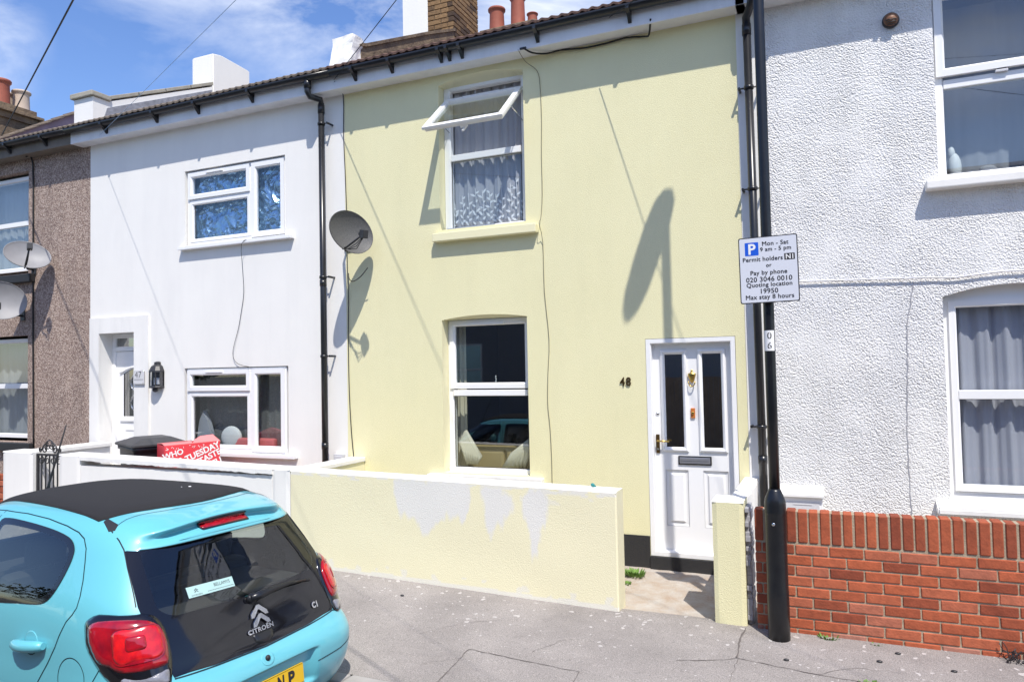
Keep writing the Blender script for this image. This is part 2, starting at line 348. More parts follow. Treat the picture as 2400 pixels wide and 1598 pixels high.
def fill(loops,grid=None):
    """triangulate outer loop minus holes (even-odd); returns verts2d, tris, boundary count"""
    pts=[];edges=[]
    for lp in loops:
        k=len(pts); n=len(lp); pts+=[Vector(p) for p in lp]; edges+=[(k+i,k+(i+1)%n) for i in range(n)]
    def inside(x,y):
        c=False
        for lp in loops:
            n=len(lp)
            for i in range(n):
                (x1,y1),(x2,y2)=lp[i][:2],lp[(i+1)%n][:2]
                if (y1>y)!=(y2>y) and x<(x2-x1)*(y-y1)/(y2-y1)+x1: c=not c
        return c
    def segd(x,y):
        d=1e9
        for lp in loops:
            n=len(lp)
            for i in range(n):
                a=lp[i];b=lp[(i+1)%n]; ax,ay=a[0],a[1]; bx,by=b[0]-ax,b[1]-ay; q=bx*bx+by*by
                t=max(0,min(1,((x-ax)*bx+(y-ay)*by)/q)) if q>0 else 0
                d=min(d,math.hypot(x-ax-t*bx,y-ay-t*by))
        return d
    if grid:
        xs=[p[0] for p in loops[0]];ys=[p[1] for p in loops[0]]
        x=min(xs)+grid*.5
        while x<max(xs):
            y=min(ys)+grid*.5
            while y<max(ys):
                if inside(x,y) and segd(x,y)>grid*.45: pts.append(Vector((x,y)))
                y+=grid
            x+=grid
    V,E,F,_,_,_=delaunay_2d_cdt(pts,edges,[],0,1e-6)
    tris=[]
    for f in F:
        cx=sum(V[i][0] for i in f)/3; cy=sum(V[i][1] for i in f)/3
        if inside(cx,cy): tris.append(f)
    return V,tris,segd
def smooth_loop(pts,n=4):
    o=[];m=len(pts)
    for i in range(m):
        p0,p1,p2,p3=pts[i-1],pts[i],pts[(i+1)%m],pts[(i+2)%m]
        for k in range(n):
            t=k/n; o.append(tuple(.5*((2*b)+(c-a)*t+(2*a-5*b+4*c-d)*t*t+(3*b-a-3*c+d)*t**3) for a,b,c,d in zip(p0,p1,p2,p3)))
    return o
def round_poly(pts,r,n=5):
    o=[];m=len(pts)
    for i in range(m):
        p=Vector(pts[i]);a=Vector(pts[i-1])-p;b=Vector(pts[(i+1)%m])-p
        k=min(r,a.length*.45,b.length*.45); A=p+a.normalized()*k; B=p+b.normalized()*k
        for j in range(n+1):
            t=j/n; o.append(tuple(A*(1-t)**2+p*2*t*(1-t)+B*t*t))
    return o
def text2d(s,width=None,height=None,bold=0.0,spacing=1.0,center=(0,0),rot=0):
    cu=bpy.data.curves.new('t','FONT'); cu.body=s; cu.size=1; cu.align_x='CENTER'; cu.align_y='CENTER'; cu.offset=bold; cu.space_character=spacing; cu.resolution_u=3
    o=bpy.data.objects.new('t',cu); COL.objects.link(o); dg=bpy.context.evaluated_depsgraph_get()
    me=bpy.data.meshes.new_from_object(o.evaluated_get(dg)); V=[(v.co.x,v.co.y) for v in me.vertices]; F=[tuple(p.vertices) for p in me.polygons]
    bpy.data.objects.remove(o); bpy.data.curves.remove(cu); bpy.data.meshes.remove(me)
    x0=min(v[0] for v in V);x1=max(v[0] for v in V);y0=min(v[1] for v in V);y1=max(v[1] for v in V)
    sx=width/(x1-x0) if width else None; sy=height/(y1-y0) if height else None
    sx=sx or sy; sy=sy or sx; c,d=math.cos(rot),math.sin(rot); out=[]
    for x,y in V:
        x=(x-(x0+x1)/2)*sx; y=(y-(y0+y1)/2)*sy; out.append((center[0]+x*c-y*d,center[1]+x*d+y*c))
    return out,F
def put2d(mb,VF,fn):
    vs=[mb.bm.verts.new(fn(*v)) for v in VF[0]]
    for f in VF[1]:
        try: g=mb.bm.faces.new([vs[i] for i in f]); g.material_index=mb.mi
        except ValueError: pass
def wav(n,a,ph=0):
    return [noise.noise(Vector((i*.37+ph,ph*1.7,0)))*a for i in range(n)]
def set_attr(o,name,vals):
    a=o.data.attributes.new(name,'FLOAT','POINT'); a.data.foreach_set('value',vals)
# ------------------------------------------------------------------ ground
def pave_z(x,y):
    t=min(1,max(0,(-1.3-y)/1.585)); return -.13+.027*min(7.5,max(0,-x))*(1-t)-.08*t+ (0.012*noise.noise(Vector((x*.7,y*.9,3)))*(1 if y<-1.35 else .3))
def sheet(name,x0,x1,y0,y1,nx,ny,fz,m,skirt=0):
    b=MB(); b.smooth=True
    g=[[b.bm.verts.new((x0+(x1-x0)*i/nx,y0+(y1-y0)*j/ny,fz(x0+(x1-x0)*i/nx,y0+(y1-y0)*j/ny))) for j in range(ny+1)] for i in range(nx+1)]
    for i in range(nx):
        for j in range(ny): b.face([g[i][j],g[i+1][j],g[i+1][j+1],g[i][j+1]])
    return b.build(name,m,None,recalc=False,origin=(0,0,0))
struct(sheet('ground',-400,400,-400,400,4,4,lambda x,y:-.47,'ground'))
struct(sheet('road',-60,60,-9.2,-2.96,60,6,lambda x,y:-.345+.012*(1-((y+6.1)/3.1)**2),'road'))
pv=struct(sheet('pavement',-16,10,-2.89,.05,208,30,lambda x,y:pave_z(x,y) if y<-1.22 else pave_z(x,-1.3)-.03,'asphalt'))
b=MB()
x=-16.0
while x<10:
    b.box(x,x+.905,-3.02,-2.89,-.47,pave_z(x+.45,-2.88)+.004,bev=.015); x+=.915
kb=struct(b.build('kerb','kerb',None,origin=(0,-2.95,-.47)))
def ribbon(mb,pts,w,dz=.004,jit=.006,seg=.04):
    P=[]
    for (xa,ya),(xb,yb) in zip(pts,pts[1:]):
        n=max(1,int(math.hypot(xb-xa,yb-ya)/seg))
        for k in range(n):
            t=k/n; P.append((xa+(xb-xa)*t+random.uniform(-jit,jit),ya+(yb-ya)*t+random.uniform(-jit,jit)))
    P.append(pts[-1]); L_=[];R_=[]
    for i,(x,y) in enumerate(P):
        a=P[max(i-1,0)];c=P[min(i+1,len(P)-1)]; dx,dy=c[0]-a[0],c[1]-a[1]; l=math.hypot(dx,dy) or 1
        ww=w*random.uniform(.3,.95); z=pave_z(x,y)+dz
        L_.append(mb.bm.verts.new((x-dy/l*ww/2,y+dx/l*ww/2,z))); R_.append(mb.bm.verts.new((x+dy/l*ww/2,y-dx/l*ww/2,z)))
    for i in range(len(P)-1): mb.face([L_[i],R_[i],R_[i+1],L_[i+1]])
b=MB()
ribbon(b,[(1.0,-1.34),(.985,-1.60),(.99,-1.86)],.020,.005); ribbon(b,[(.62,-2.02),(.85,-1.95),(.99,-1.87),(1.42,-1.93),(1.79,-1.965),(2.2,-2.06),(2.7,-2.13)],.009)
ribbon(b,[(-.764,-2.88),(-.789,-2.305),(.053,-2.37),(.087,-2.86)],.009); ribbon(b,[(-.35,-2.20),(-.2,-1.95),(-.05,-1.85)],.004,jit=.012); ribbon(b,[(-1.25,-2.2),(-1.0,-1.9),(-.8,-1.8)],.004,jit=.012)
ribbon(b,[(-1.0,-2.62),(-.78,-2.45)],.004,jit=.012); ribbon(b,[(1.5,-1.93),(1.7,-1.78),(2.0,-1.74)],.004,jit=.012); ribbon(b,[(1.0,-1.86),(.99,-2.3),(1.02,-2.86)],.004,jit=.010)
cr_=b.build('crack','crack',pv,recalc=False)
# front yard: the concrete in front of the yellow door and the hidden strips behind the walls
def yard_z(x,y): return -.125+.012*noise.noise(Vector((x*5,y*5,1)))-.03*max(0,min(1,(-y-.6)/.7))
struct(sheet('forecourt',-3.2,1.02,-1.29,.04,90,30,lambda x,y:yard_z(x,y),'concrete'))
struct(sheet('front_yard',-7.5,-3.3,-1.2,.04,10,4,lambda x,y:.0,'concrete'))
struct(sheet('side_yard',1.09,6.0,-1.2,.04,10,4,lambda x,y:-.1,'concrete'))
# ------------------------------------------------------------------ builders for the terrace
def arch(x0,x1,z0,z1,rise=0,n=10):
    lp=[(x0,z0),(x1,z0)]
    if rise<=0: return lp+[(x1,z1),(x0,z1)]
    for i in range(n+1):
        t=i/n; lp.append((x1+(x0-x1)*t,z1+rise*(1-(2*t-1)**2)))
    return lp
def house_wall(parent,x0,x1,holes,m,depth=7.5,ztop=5.28,lo=-.4,name='wall'):
    b=MB(); loops=[[(x0,lo),(x1,lo),(x1,ztop),(x0,ztop)]]+[h[0] for h in holes]
    V,T,_=fill(loops)
    vs=[b.bm.verts.new((v[0],0,v[1])) for v in V]
    for t in T: b.face([vs[i] for i in t])
    for hole in holes:
        lp,d,mi=hole[:3]; fl=hole[3] if len(hole)>3 else 99      # fl: the head flattens towards the frame
        b.mi=mi; n=len(lp)
        for i in range(n):
            p,q=lp[i],lp[(i+1)%n]; dm=min(d,.13)
            if fl<90: b.face([(p[0],0,p[1]),(q[0],0,q[1]),(q[0],dm,min(q[1],fl)),(p[0],dm,min(p[1],fl))]); b.face([(p[0],dm,min(p[1],fl)),(q[0],dm,min(q[1],fl)),(q[0],d,min(q[1],fl)),(p[0],d,min(p[1],fl))])
            else: b.face([(p[0],0,p[1]),(q[0],0,q[1]),(q[0],d,q[1]),(p[0],d,p[1])])
    b.mi=0
    ry=4.0; zr=5.30+.49*(ry+.25)-.05
    b.face([(x0,0,lo),(x0,depth,lo),(x0,depth,ztop),(x0,ry,zr),(x0,0,ztop)]); b.face([(x1,0,lo),(x1,depth,lo),(x1,depth,ztop),(x1,ry,zr),(x1,0,ztop)])
    b.face([(x0,depth,lo),(x1,depth,lo),(x1,depth,ztop),(x0,depth,ztop)])
    o=b.build(name,m,parent,recalc=False)
    # rooms behind the front windows
    b=MB()
    for za,zb in ((-.02,2.62),(2.78,5.1)):
        x,X,y,Y=x0+.1,x1-.1,.26,4.0
        b.face([(x,y,za),(X,y,za),(X,Y,za),(x,Y,za)]); b.face([(x,y,zb),(X,y,zb),(X,Y,zb),(x,Y,zb)])
        b.face([(x,y,za),(x,Y,za),(x,Y,zb),(x,y,zb)]); b.face([(X,y,za),(X,Y,za),(X,Y,zb),(X,y,zb)]); b.face([(x,Y,za),(X,Y,za),(X,Y,zb),(x,Y,zb)])
    b.build('room','room_wall',parent,recalc=False)
    return o
def roof(parent,x0,x1,m,roll=.105,amp=.016):
    b=MB(); b.smooth=True; nx=int((x1-x0)/roll*8); ys=[]
    y=-.285
    while y<3.9: ys+=[(y,.014),(y+.30,-.004)]; y+=.315
    ys.append((4.0,0)); rows=[]
    for (y,dz) in ys:
        row=[]
        for i in range(nx+1):
            x=x0+(x1-x0)*i/nx; ph=(x/roll)%1.0
            w=max(0,math.cos((ph-.5)*2*math.pi*.9)) if abs(ph-.5)<.28 else 0
            jit=.003*noise.noise(Vector((math.floor(x/roll)*3.1,y*2,0)))
            row.append(b.bm.verts.new((x,y+jit*2,5.292+.49*(y+.25)+dz+amp*w+jit)))
        rows.append(row)
    for a,c in zip(rows,rows[1:]):
        for i in range(nx): b.face([a[i],a[i+1],c[i+1],c[i]])
    lip=[b.bm.verts.new((v.co.x,v.co.y+.004,v.co.z-.022)) for v in rows[0]]; back=[b.bm.verts.new((v.co.x,.0,5.26)) for v in rows[0]]
    b.smooth=False
    for i in range(nx): b.face([lip[i],lip[i+1],rows[0][i+1],rows[0][i]]); b.face([back[i],back[i+1],lip[i+1],lip[i]])
    b.face([(x0,4.0,rows[-1][0].co.z),(x1,4.0,rows[-1][0].co.z),(x1,7.7,5.3),(x0,7.7,5.3)])
    return b.build('roof',m,parent,recalc=False)
def eaves(parent,x0,x1,mf,brackets,sag=.0):
    b=MB(); b.box(x0,x1,-.192,-.168,5.062,5.255,bev=.003)
    if mf=='fascia_white':
        x=x0+.12
        while x<x1:
            for z in (5.095,5.20): b.sphere((x,-.1925,z),.006,(1,.5,1),u=8,v=5)
            x+=.42
    b.box(x0,x1,-.168,.012,5.066,5.085)
    fs=b.build('fascia',mf,parent)
    b=MB(); b.smooth=True; r=.056; yc,zc=-.253,5.245; n=12
    def sec(rr): return [(yc+rr*math.cos(math.pi+math.pi*k/n),zc+rr*math.sin(math.pi+math.pi*k/n)) for k in range(n+1)]
    pr=sec(r)+list(reversed(sec(r-.004))); rings=[]
    for i in range(9):
        x=x0+(x1-x0)*i/8; rings.append([(x,y,z-.004*math.sin(math.pi*i/4)) for y,z in pr])
    b.loft(rings)
    g=b.build('gutter','black_plastic',parent)
    for x in brackets:
        b=MB(); w=.017
        pl=[(-.312,5.235),(-.312,5.20),(-.265,5.172),(-.205,5.105),(-.1925,5.10),(-.1925,5.235)]
        b.prism(pl,lambda y,z:(x-w,y,z),lambda y,z:(x+w,y,z))
        b.build('gutter_bracket','black_plastic',g)
    return g
OUT=[(0,0),(0,.07),(.058,.07),(.058,.014),(.046,0)]
def prof(w,d=.07,y=0,ch=.012): return [(0,y),(0,y+d),(w,y+d),(w,y+ch),(w-ch,y)]
def window(parent,x0,x1,z0,z1,y,w=.055,label=None,head=0,m='upvc'):
    b=MB(); b.frame(x0,x1,z0,z1,prof(w,.075,y))
    if head: b.box(x0,x1,y+.012,y+.05,z1-.002,z1+head)
    return b
def pane(parent,x0,x1,z0,z1,y,m='pane'):
    b=MB(); b.box(x0,x1,y,y+.012,z0,z1); return b.build('pane',m,parent)
def casement(parent,x0,x1,z0,z1,y,w=.055,m='pane',name='casement',vent=False):
    b=MB(); b.frame(x0,x1,z0,z1,[(0,y-.020),(0,y+.03),(w,y+.03),(w,y+.0),(w-.016,y-.020)])
    o=b.build(name,'upvc',parent)
    pane(parent,x0+w-.004,x1-w+.004,z0+w-.004,z1-w+.004,y+.008,m)
    return o
def gasket(parent,x0,x1,z0,z1,y):
    b=MB(); b.frame(x0,x1,z0,z1,[(0,y),(0,y+.004),(.006,y+.004),(.006,y)]); return b.build('seal','rubber',parent)
def curtain(name,label,x0,x1,z0,z1,y,folds,amp,m,cat='curtain',gather=None,seed=0,group=None,nz=14):
    b=MB(); b.smooth=True; nx=int(folds*10); g=[]
    for i in range(nx+1):
        t=i/nx; row=[]
        for j in range(nz+1):
            s=j/nz; x=x0+(x1-x0)*t
            if gather: x=gather(t,s,x)
            ph=2*math.pi*folds*(t+.02*noise.noise(Vector((t*6,s*1.2,seed))))
            yy=y+amp*(math.sin(ph)+.5*math.sin(2.3*ph+seed))*(.6+.5*noise.noise(Vector((t*9,s*.7,seed+5))))
            row.append(b.bm.verts.new((x,yy,z0+(z1-z0)*s)))
        g.append(row)
    for i in range(nx):
        for j in range(nz): b.face([g[i][j],g[i+1][j],g[i+1][j+1],g[i][j+1]])
    o=b.build(name,m,None,recalc=False); tag(o,label,cat,group); return o
def bricks(mb,O,U,V,Nn,width,z0,courses,tones,tf,L=.215,H=.065,J=.010,D=.08,proud=.004,start=0,off=0.0):
    """running bond on a plane; appends tone per vertex"""
    O,U,V,Nn=map(Vector,(O,U,V,Nn))
    for c in range(courses):
        x=-(L+J)/2 if (c+start)%2 else 0.0
        x-=off
        while x<width:
            a=max(0,x);e=min(width,x+L); 
            if e-a>.03:
                bb=bmesh.new(); dz=random.uniform(-.0015,.0015); pr=proud+random.uniform(-.0015,.002)
                P=[]
                for k in (z0+c*(H+J)+dz,z0+c*(H+J)+H+dz):
                    for d in (-D,pr):
                        for u in (a+random.uniform(-.002,.002),e+random.uniform(-.002,.002)): P.append(O+U*u+V*k+Nn*d)
                v=[bb.verts.new(p) for p in P]
                for q in ((0,2,3,1),(4,5,7,6),(0,1,5,4),(2,6,7,3),(0,4,6,2),(1,3,7,5)): bb.faces.new([v[i] for i in q])
                bmesh.ops.bevel(bb,geom=bb.edges[:],offset=.005,segments=1,affect='EDGES')
                n0=len(mb.bm.verts); nn=len(bb.verts); mb.merge(bb); tones+=[tf(c,a)]*nn
            x+=L+J
# ------------------------------------------------------------------ 1 yellow house
Y0,Y1=-3.50,.93
HY=thing('terraced_house','pale yellow rendered house with the white panelled front door and the open top window','house',(-1.3,0,-.13))
wall=house_wall(HY,Y0,Y1,[(arch(-2.24,-1.225,3.34,4.945,.07),.24,1,4.945),(arch(-2.24,-1.235,.70,2.35,.04),.26,1,2.355),(arch(0,.84,-.0,2.07),.16,1)],['yellow_render','yellow_smooth'])
b=MB(); b.box(Y0+.01,-.002,-.014,.0,-.2,.18,bev=.002); b.build('plinth','black_plinth',HY)
b=MB(); b.box(-.0,1.0,-.03,.16,-.22,-.006,bev=.004); b.build('doorstep','black_plinth',HY)
rf=roof(HY,Y0-.05,Y1+.05,'tile_brown')
eaves(HY,Y0,Y1+.1,'fascia_white',[-3.19,-2.70,-2.08,-1.98,-1.83,-.97,-.02])
# sills
b=MB(); b.box(-2.30,-1.085,-.085,.12,3.205,3.295,bev=.008); b.build('window_sill','yellow_smooth',HY)
b=MB(); b.box(-2.42,-1.08,-.07,.16,.60,.685,bev=.008); b.build('window_sill','white_smooth',HY)
# upper window with its open top-hung sash
b=window(HY,-2.235,-1.23,3.30,4.985,.12,.075,head=.05)
b.box(-2.15,-1.31,.105,.19,4.115,4.185,bev=.006); b.box(-2.2,-1.262,.08,.2,3.285,3.37,bev=.006)
w1=lab(b.build('window','upvc',HY),'upper window with its top sash swung open'); 
pane(w1,-2.16,-1.305,3.37,4.115,.15,'pane_clear')
gasket(w1,-2.150,-1.312,3.37,4.115,.128)
T=Vector((-1.73,.10,4.79)); Bq=Vector((-1.73,-.44,4.315)); ax=(Bq-T); hs=ax.length; ax.normalize(); nrm=Vector((1,0,0)).cross(ax).normalized()
if nrm.z<0: nrm=-nrm
MS=Matrix(((1,ax.x,nrm.x,T.x),(0,ax.y,nrm.y,T.y),(0,ax.z,nrm.z,T.z),(0,0,0,1)))
b=MB(); hw=.462
rings=[]
pf=[(0,.0),(0,.028),(.058,.028),(.058,.008),(.062,-.03),(.02,-.03),(.02,.0)]
cs=[(-hw,0,1,1),(hw,0,-1,1),(hw,hs,-1,-1),(-hw,hs,1,-1)]
vv=[[b.bm.verts.new(MS@Vector((cx+sx*i,cy+sy*i,z))) for i,z in pf] for cx,cy,sx,sy in cs]; vv.append(vv[0])
for a,c in zip(vv,vv[1:]):
    for j in range(len(pf)): b.face([a[j],c[j],c[(j+1)%len(pf)],a[(j+1)%len(pf)]])
b.build('sash','upvc',w1)
b=MB(); b.box(-hw+.05,hw-.05,.05,hs-.05,.0,.012,M=MS); b.build('pane','pane',w1)
b=MB(); b.box(-.04,.04,hs-.05,hs-.02,-.055,-.03,M=MS,bev=.006); b.box(-.012,.012,hs-.06,hs+.03,-.075,-.055,M=MS,bev=.005); b.build('handle','upvc',w1)
b=MB(); b.box(-.24,.20,.012,.045,.028,.036,M=MS,bev=.003); b.build('trickle_vent','upvc',w1)
for sx in (-1,1):
    b=MB(); b.tube([MS@Vector((sx*.44,hs*.55,-.02)),(-1.73+sx*.445,.13,4.45)],.006,6); b.build('window_stay','chrome',w1)
# lower window
b=window(HY,-2.238,-1.238,.68,2.372,.14,.055,head=.05)
b.box(-2.18,-1.295,.125,.21,1.52,1.585,bev=.006); b.box(-2.23,-1.245,.10,.2,.665,.745,bev=.006)
w2=b.build('window','upvc',HY); casement(w2,-2.215,-1.26,1.60,2.345,.145,.062,vent=True); pane(w2,-2.18,-1.295,.745,1.52,.165); gasket(w2,-2.176,-1.299,.745,1.52,.15)
b=MB(); b.box(-2.0,-1.55,.108,.125,2.29,2.318,bev=.004); b.build('trickle_vent','upvc',w2)
# front door
b=MB(); b.frame(0.004,.836,-.002,2.066,[(0,-.004),(0,.09),(.048,.09),(.048,.012),(.040,-.004)]); b.box(.05,.79,.0,.10,-.001,.04,bev=.004)
dr=lab(b.build('door','upvc',HY),'white front door with two tall glass strips')
b=MB()
lp=[[(.05,.04),(.79,.04),(.79,2.018),(.05,2.018)],[(.165,1.025),(.335,1.025),(.335,1.915),(.165,1.915)],[(.52,1.025),(.695,1.025),(.695,1.915),(.52,1.915)],
    [(.15,.275),(.365,.275),(.365,.81),(.15,.81)],[(.505,.275),(.735,.275),(.735,.81),(.505,.81)]]
V,T_,_=fill(lp); vs=[b.bm.verts.new((v[0],.075,v[1])) for v in V]
for t in T_: b.face([vs[i] for i in t])
for q in lp[3:]:
    (xa,za),(xb,zb)=q[0],q[2]
    b.frame(xa,xb,za,zb,[(0,.075),(0,.084),(.022,.090),(.034,.090),(.052,.076),(.052,.10),(0,.10)])
    b.box(xa+.05,xb-.05,.076,.1,za+.05,zb-.05)
b.build('door_leaf','upvc',dr,recalc=False)
for xa,xb in ((.165,.335),(.52,.695)):
    b=MB(); b.frame(xa-.045,xb+.045,.98,1.96,[(0,.076),(.008,.058),(.022,.052),(.034,.060),(.046,.074),(.046,.085),(0,.085)]); b.build('glazing_bead','upvc',dr)
    b=MB(); b.box(xa-.003,xb+.003,.082,.09,1.022,1.918); b.build('pane','pane_dark',dr)
b=MB(); b.box(.275,.585,.063,.076,.862,.945,bev=.003); b.mi=1; b.box(.287,.573,.056,.066,.874,.933,bev=.003); b.box(.295,.565,.052,.058,.90,.928,bev=.002); b.build('letterbox',['black_plastic','letterbox'],dr)
b=MB(); b.smooth=True
b.lathe([(.004,-.028),(.016,-.02),(.022,0),(.034,.03),(.039,.05),(.036,.058),(.020,.064),(.010,.075),(.012,.085),(.006,.095)],n=16,M=Matrix.Translation((.425,.058,1.67))@Matrix.Diagonal((1,.55,1,1)))
b.tube([(.425+.03*math.cos(a),.045-.008*math.sin(a),1.655-.05*math.sin(a)) for a in [math.pi*k/10 for k in range(11)]],.006,8); b.build('knocker','brass',dr)
b=MB(); b.box(.405,.445,.06,.076,1.305,1.40,bev=.004); b.build('lock_cover','orange_brass',dr)
b=MB(); b.lathe([(.013,0),(.013,.012),(.009,.014)],n=14,M=Matrix.Translation((.425,.06,1.355))@Matrix.Rotation(R(90),4,'X')); b.build('lock','brass',dr)
b=MB(); b.lathe([(.018,0),(.018,.006),(.010,.010)],n=14,M=Matrix.Translation((.085,.075,1.345))@Matrix.Rotation(R(90),4,'X')); b.build('latch','chrome',dr)
b=MB(); b.box(.065,.10,.062,.076,.965,1.145,bev=.004); hp=b.build('handle','bronze',dr)
b=MB(); b.tube([(.083,.066,1.085),(.083,.03,1.085),(.10,.022,1.085),(.20,.022,1.083)],.0085,8); b.build('handle','brass',dr)
b=MB(); b.lathe([(.010,0),(.010,.003)],n=12,M=Matrix.Translation((.083,.062,1.005))@Matrix.Rotation(R(90),4,'X')); b.build('keyhole','chrome',dr)
# chimney shared side: brick half; the painted half belongs to the white house
b=MB(); b.box(-3.705,-3.285,2.385,3.2,5.6,8.6); ch=b.build('chimney','mortar_dark',HY)
b=MB(); tn=[]; tf=lambda c,a:random.choice([.1,.3,.5,.5,.6,.8,1.0])
bricks(b,(-3.71,2.385,0),(1,0,0),(0,0,1),(0,-1,0),.43,6.2,32,tn,tf,proud=.012)
bricks(b,(-3.285,2.373,0),(0,1,0),(0,0,1),(1,0,0),.83,6.2,32,tn,tf,proud=.012,start=1)
o=b.build('brickwork','brick_stock',ch,recalc=True); set_attr(o,'tone',tn)
# party parapet on the left
def slab(poly,xa,xb,mb): mb.prism(poly,lambda y,z:(xa,y,z),lambda y,z:(xb,y,z))
b=MB(); slab([(.03,5.3),(.03,5.61),(.10,5.64),(1.62,6.43),(2.38,6.80),(2.38,6.4),(.5,5.5)],-3.55,-3.27,b)
pp=b.build('parapet','cement_brown',HY)
b=MB(); slab([(-.01,5.62),(.05,5.655),(.10,5.672),(1.62,6.462),(2.38,6.83),(2.38,6.79),(1.62,6.42),(.1,5.63),(-.01,5.60)],-3.57,-3.25,b); b.build('coping','cement_brown',pp)
b=MB(); rings=[]
for i in range(14):
    z=5.25+i*.034; s=i/13; ring=[]
    for (xa,ya,xb,yb) in ((-3.56,-.20+.08*s,-3.265,-.20+.06*s),(-3.265,-.20+.06*s,-3.265,.05),(-3.265,.05,-3.56,.05),(-3.56,.05,-3.56,-.20+.08*s)):
        for k in range(6):
            x=xa+(xb-xa)*k/6; y=ya+(yb-ya)*k/6; v=noise.noise_vector(Vector((x*9,y*9,z*9)))*.022; ring.append((x+v.x,y+v.y,z+v.z*.7))
    rings.append(ring)
b.loft(rings)
b.build('parapet_end','white_smooth',pp)
# rear stack whose pots show over the tiles
b=MB(); b.box(-4.5,-3.3,5.8,6.6,4.8,8.5,bev=.02); rs=b.build('chimney','cement_brown',HY)
def pot(parent,c,r,h,m,n='chimney_pot'):
    b=MB(); b.lathe([(r*1.02,0),(r,.03),(r*.92,h*.8),(r*.96,h*.86),(r*1.12,h*.9),(r*1.14,h*.97),(r*1.08,h),(r*.8,h),(r*.78,h*.6)],c,n=22); return b.build(n,m,parent)
pot(rs,(-4.2,6,8.5),.155,.46,'terracotta'); pot(rs,(-3.745,6,8.5),.145,.62,'terracotta'); pot(rs,(-3.93,6.35,8.5),.13,.22,'clay_cream'); pot(rs,(-3.44,6.0,8.5),.10,.20,'terracotta')
# house number
b=MB(); put2d(b,text2d('4',width=.050,height=.085,bold=.012,center=(-.236,1.66)),lambda x,z:(x,-.012,z)); put2d(b,text2d('8',width=.050,height=.085,bold=.012,center=(-.175,1.66)),lambda x,z:(x,-.012,z))
g=bmesh.ops.extrude_face_region(b.bm,geom=b.bm.faces[:]); bmesh.ops.translate(b.bm,vec=(0,.011,0),verts=[v for v in g['geom'] if isinstance(v,bmesh.types.BMVert)])
tag(b.build('house_number','bronze',None),'dark metal numerals 48 on the yellow wall left of the door','house number')
# net curtains in the upper window
def lace_mat():
    m=MATS['lace']; t=m.node_tree; bs=t.nodes['Principled BSDF']; o=t.nodes['Material Output']; tr=N(t,'ShaderNodeBsdfTransparent'); mxs=N(t,'ShaderNodeMixShader'); mxs.inputs['Fac'].default_value=.55
    t.links.new(tr.outputs[0],mxs.inputs[1]); t.links.new(bs.outputs[0],mxs.inputs[2]); t.links.new(mxs.outputs[0],o.inputs['Surface'])
lace_mat()
nc=curtain('net_curtain','white net curtain with leaf pattern in the open upper window',-2.22,-1.24,3.32,5.0,.225,8,.030,'lace','curtain',seed=3)
b=MB()
for s in range(11):
    x=-2.14+s*.082+random.uniform(-.015,.015); h=random.uniform(.25,.48)
    b.tube([(x,.188,3.4),(x+.01,.188,3.4+h*.5),(x-.005,.188,3.4+h)],.0022,5)
    for k in range(random.randint(6,9)):
        z=3.40+h*k/8+random.uniform(-.012,.012); sg=1 if k%2 else -1; a=R(random.uniform(25,75))*sg; l=random.uniform(.035,.085)
        P=[(0,0),(.012,.3),(.013,.6),(0,1),(-.010,.6),(-.010,.3)]
        b.face([(x+(p[0]*math.cos(a)+p[1]*l*math.sin(a)),.186,z+(-p[0]*math.sin(a)+p[1]*l*math.cos(a))) for p in P])
lf=b.build('embroidery','print_white',None,recalc=False); 
lf.parent=nc; lf.matrix_parent_inverse=Matrix.Translation(-nc.location)
# sitting room: curtains tied back and a tan sofa
tie=lambda side:(lambda t,s,x:(x+ (0 if s>.62 else side*.10*math.sin(math.pi*min(1,s/.62))*t) ))
curtain('curtain','cream curtain tied back at the left side of the lower yellow house window',-2.25,-2.13,.72,2.3,.36,2,.02,'curtain_cream',seed=1)
b=MB(); b.smooth=True
for k in range(7):
    b.tube([(-2.19+.01*k,.30,1.0+.02*k),(-2.12+.03*k,.27,.90-.01*k),(-2.10+.02*k,.28,.76)],[.025,.035,.012],8)
tag(b.build('curtain','curtain_cream',None),'bunched hem of cream curtain low in the left corner of the lower yellow window','curtain')
b=MB(); b.smooth=True
for k in range(6):
    b.tube([(-1.24-.01*k,.30,1.02+.01*k),(-1.36-.035*k,.27,.94-.015*k),(-1.40-.05*k,.29,.80-.02*k+.02),(-1.42-.045*k,.3,.74)],[.03,.045,.035,.012],8)
tag(b.build('curtain','curtain_cream',None),'gathered cream curtain hem low in the right corner of the lower yellow window','curtain')
b=MB(); b.box(-3.0,-1.0,.50,.72,.0,.93,bev=.05); b.box(-2.98,-1.72,.44,.52,.45,.91,bev=.04); b.box(-1.70,-1.02,.44,.52,.45,.91,bev=.04); b.box(-3.0,-1.0,.7,1.35,.0,.42,bev=.05); tag(b.build('sofa','sofa_tan',None),'tan leather sofa back seen through the lower window of the yellow house','sofa')
b=MB(); b.smooth=True
for k in range(7): b.sphere((-1.71+.002*math.sin(k*2),.235,1.62+k*.018),.0085,u=8,v=6)
tag(b.build('blind_cord','print_white',None),'short white beaded cord on the glass of the lower yellow house window','cord')
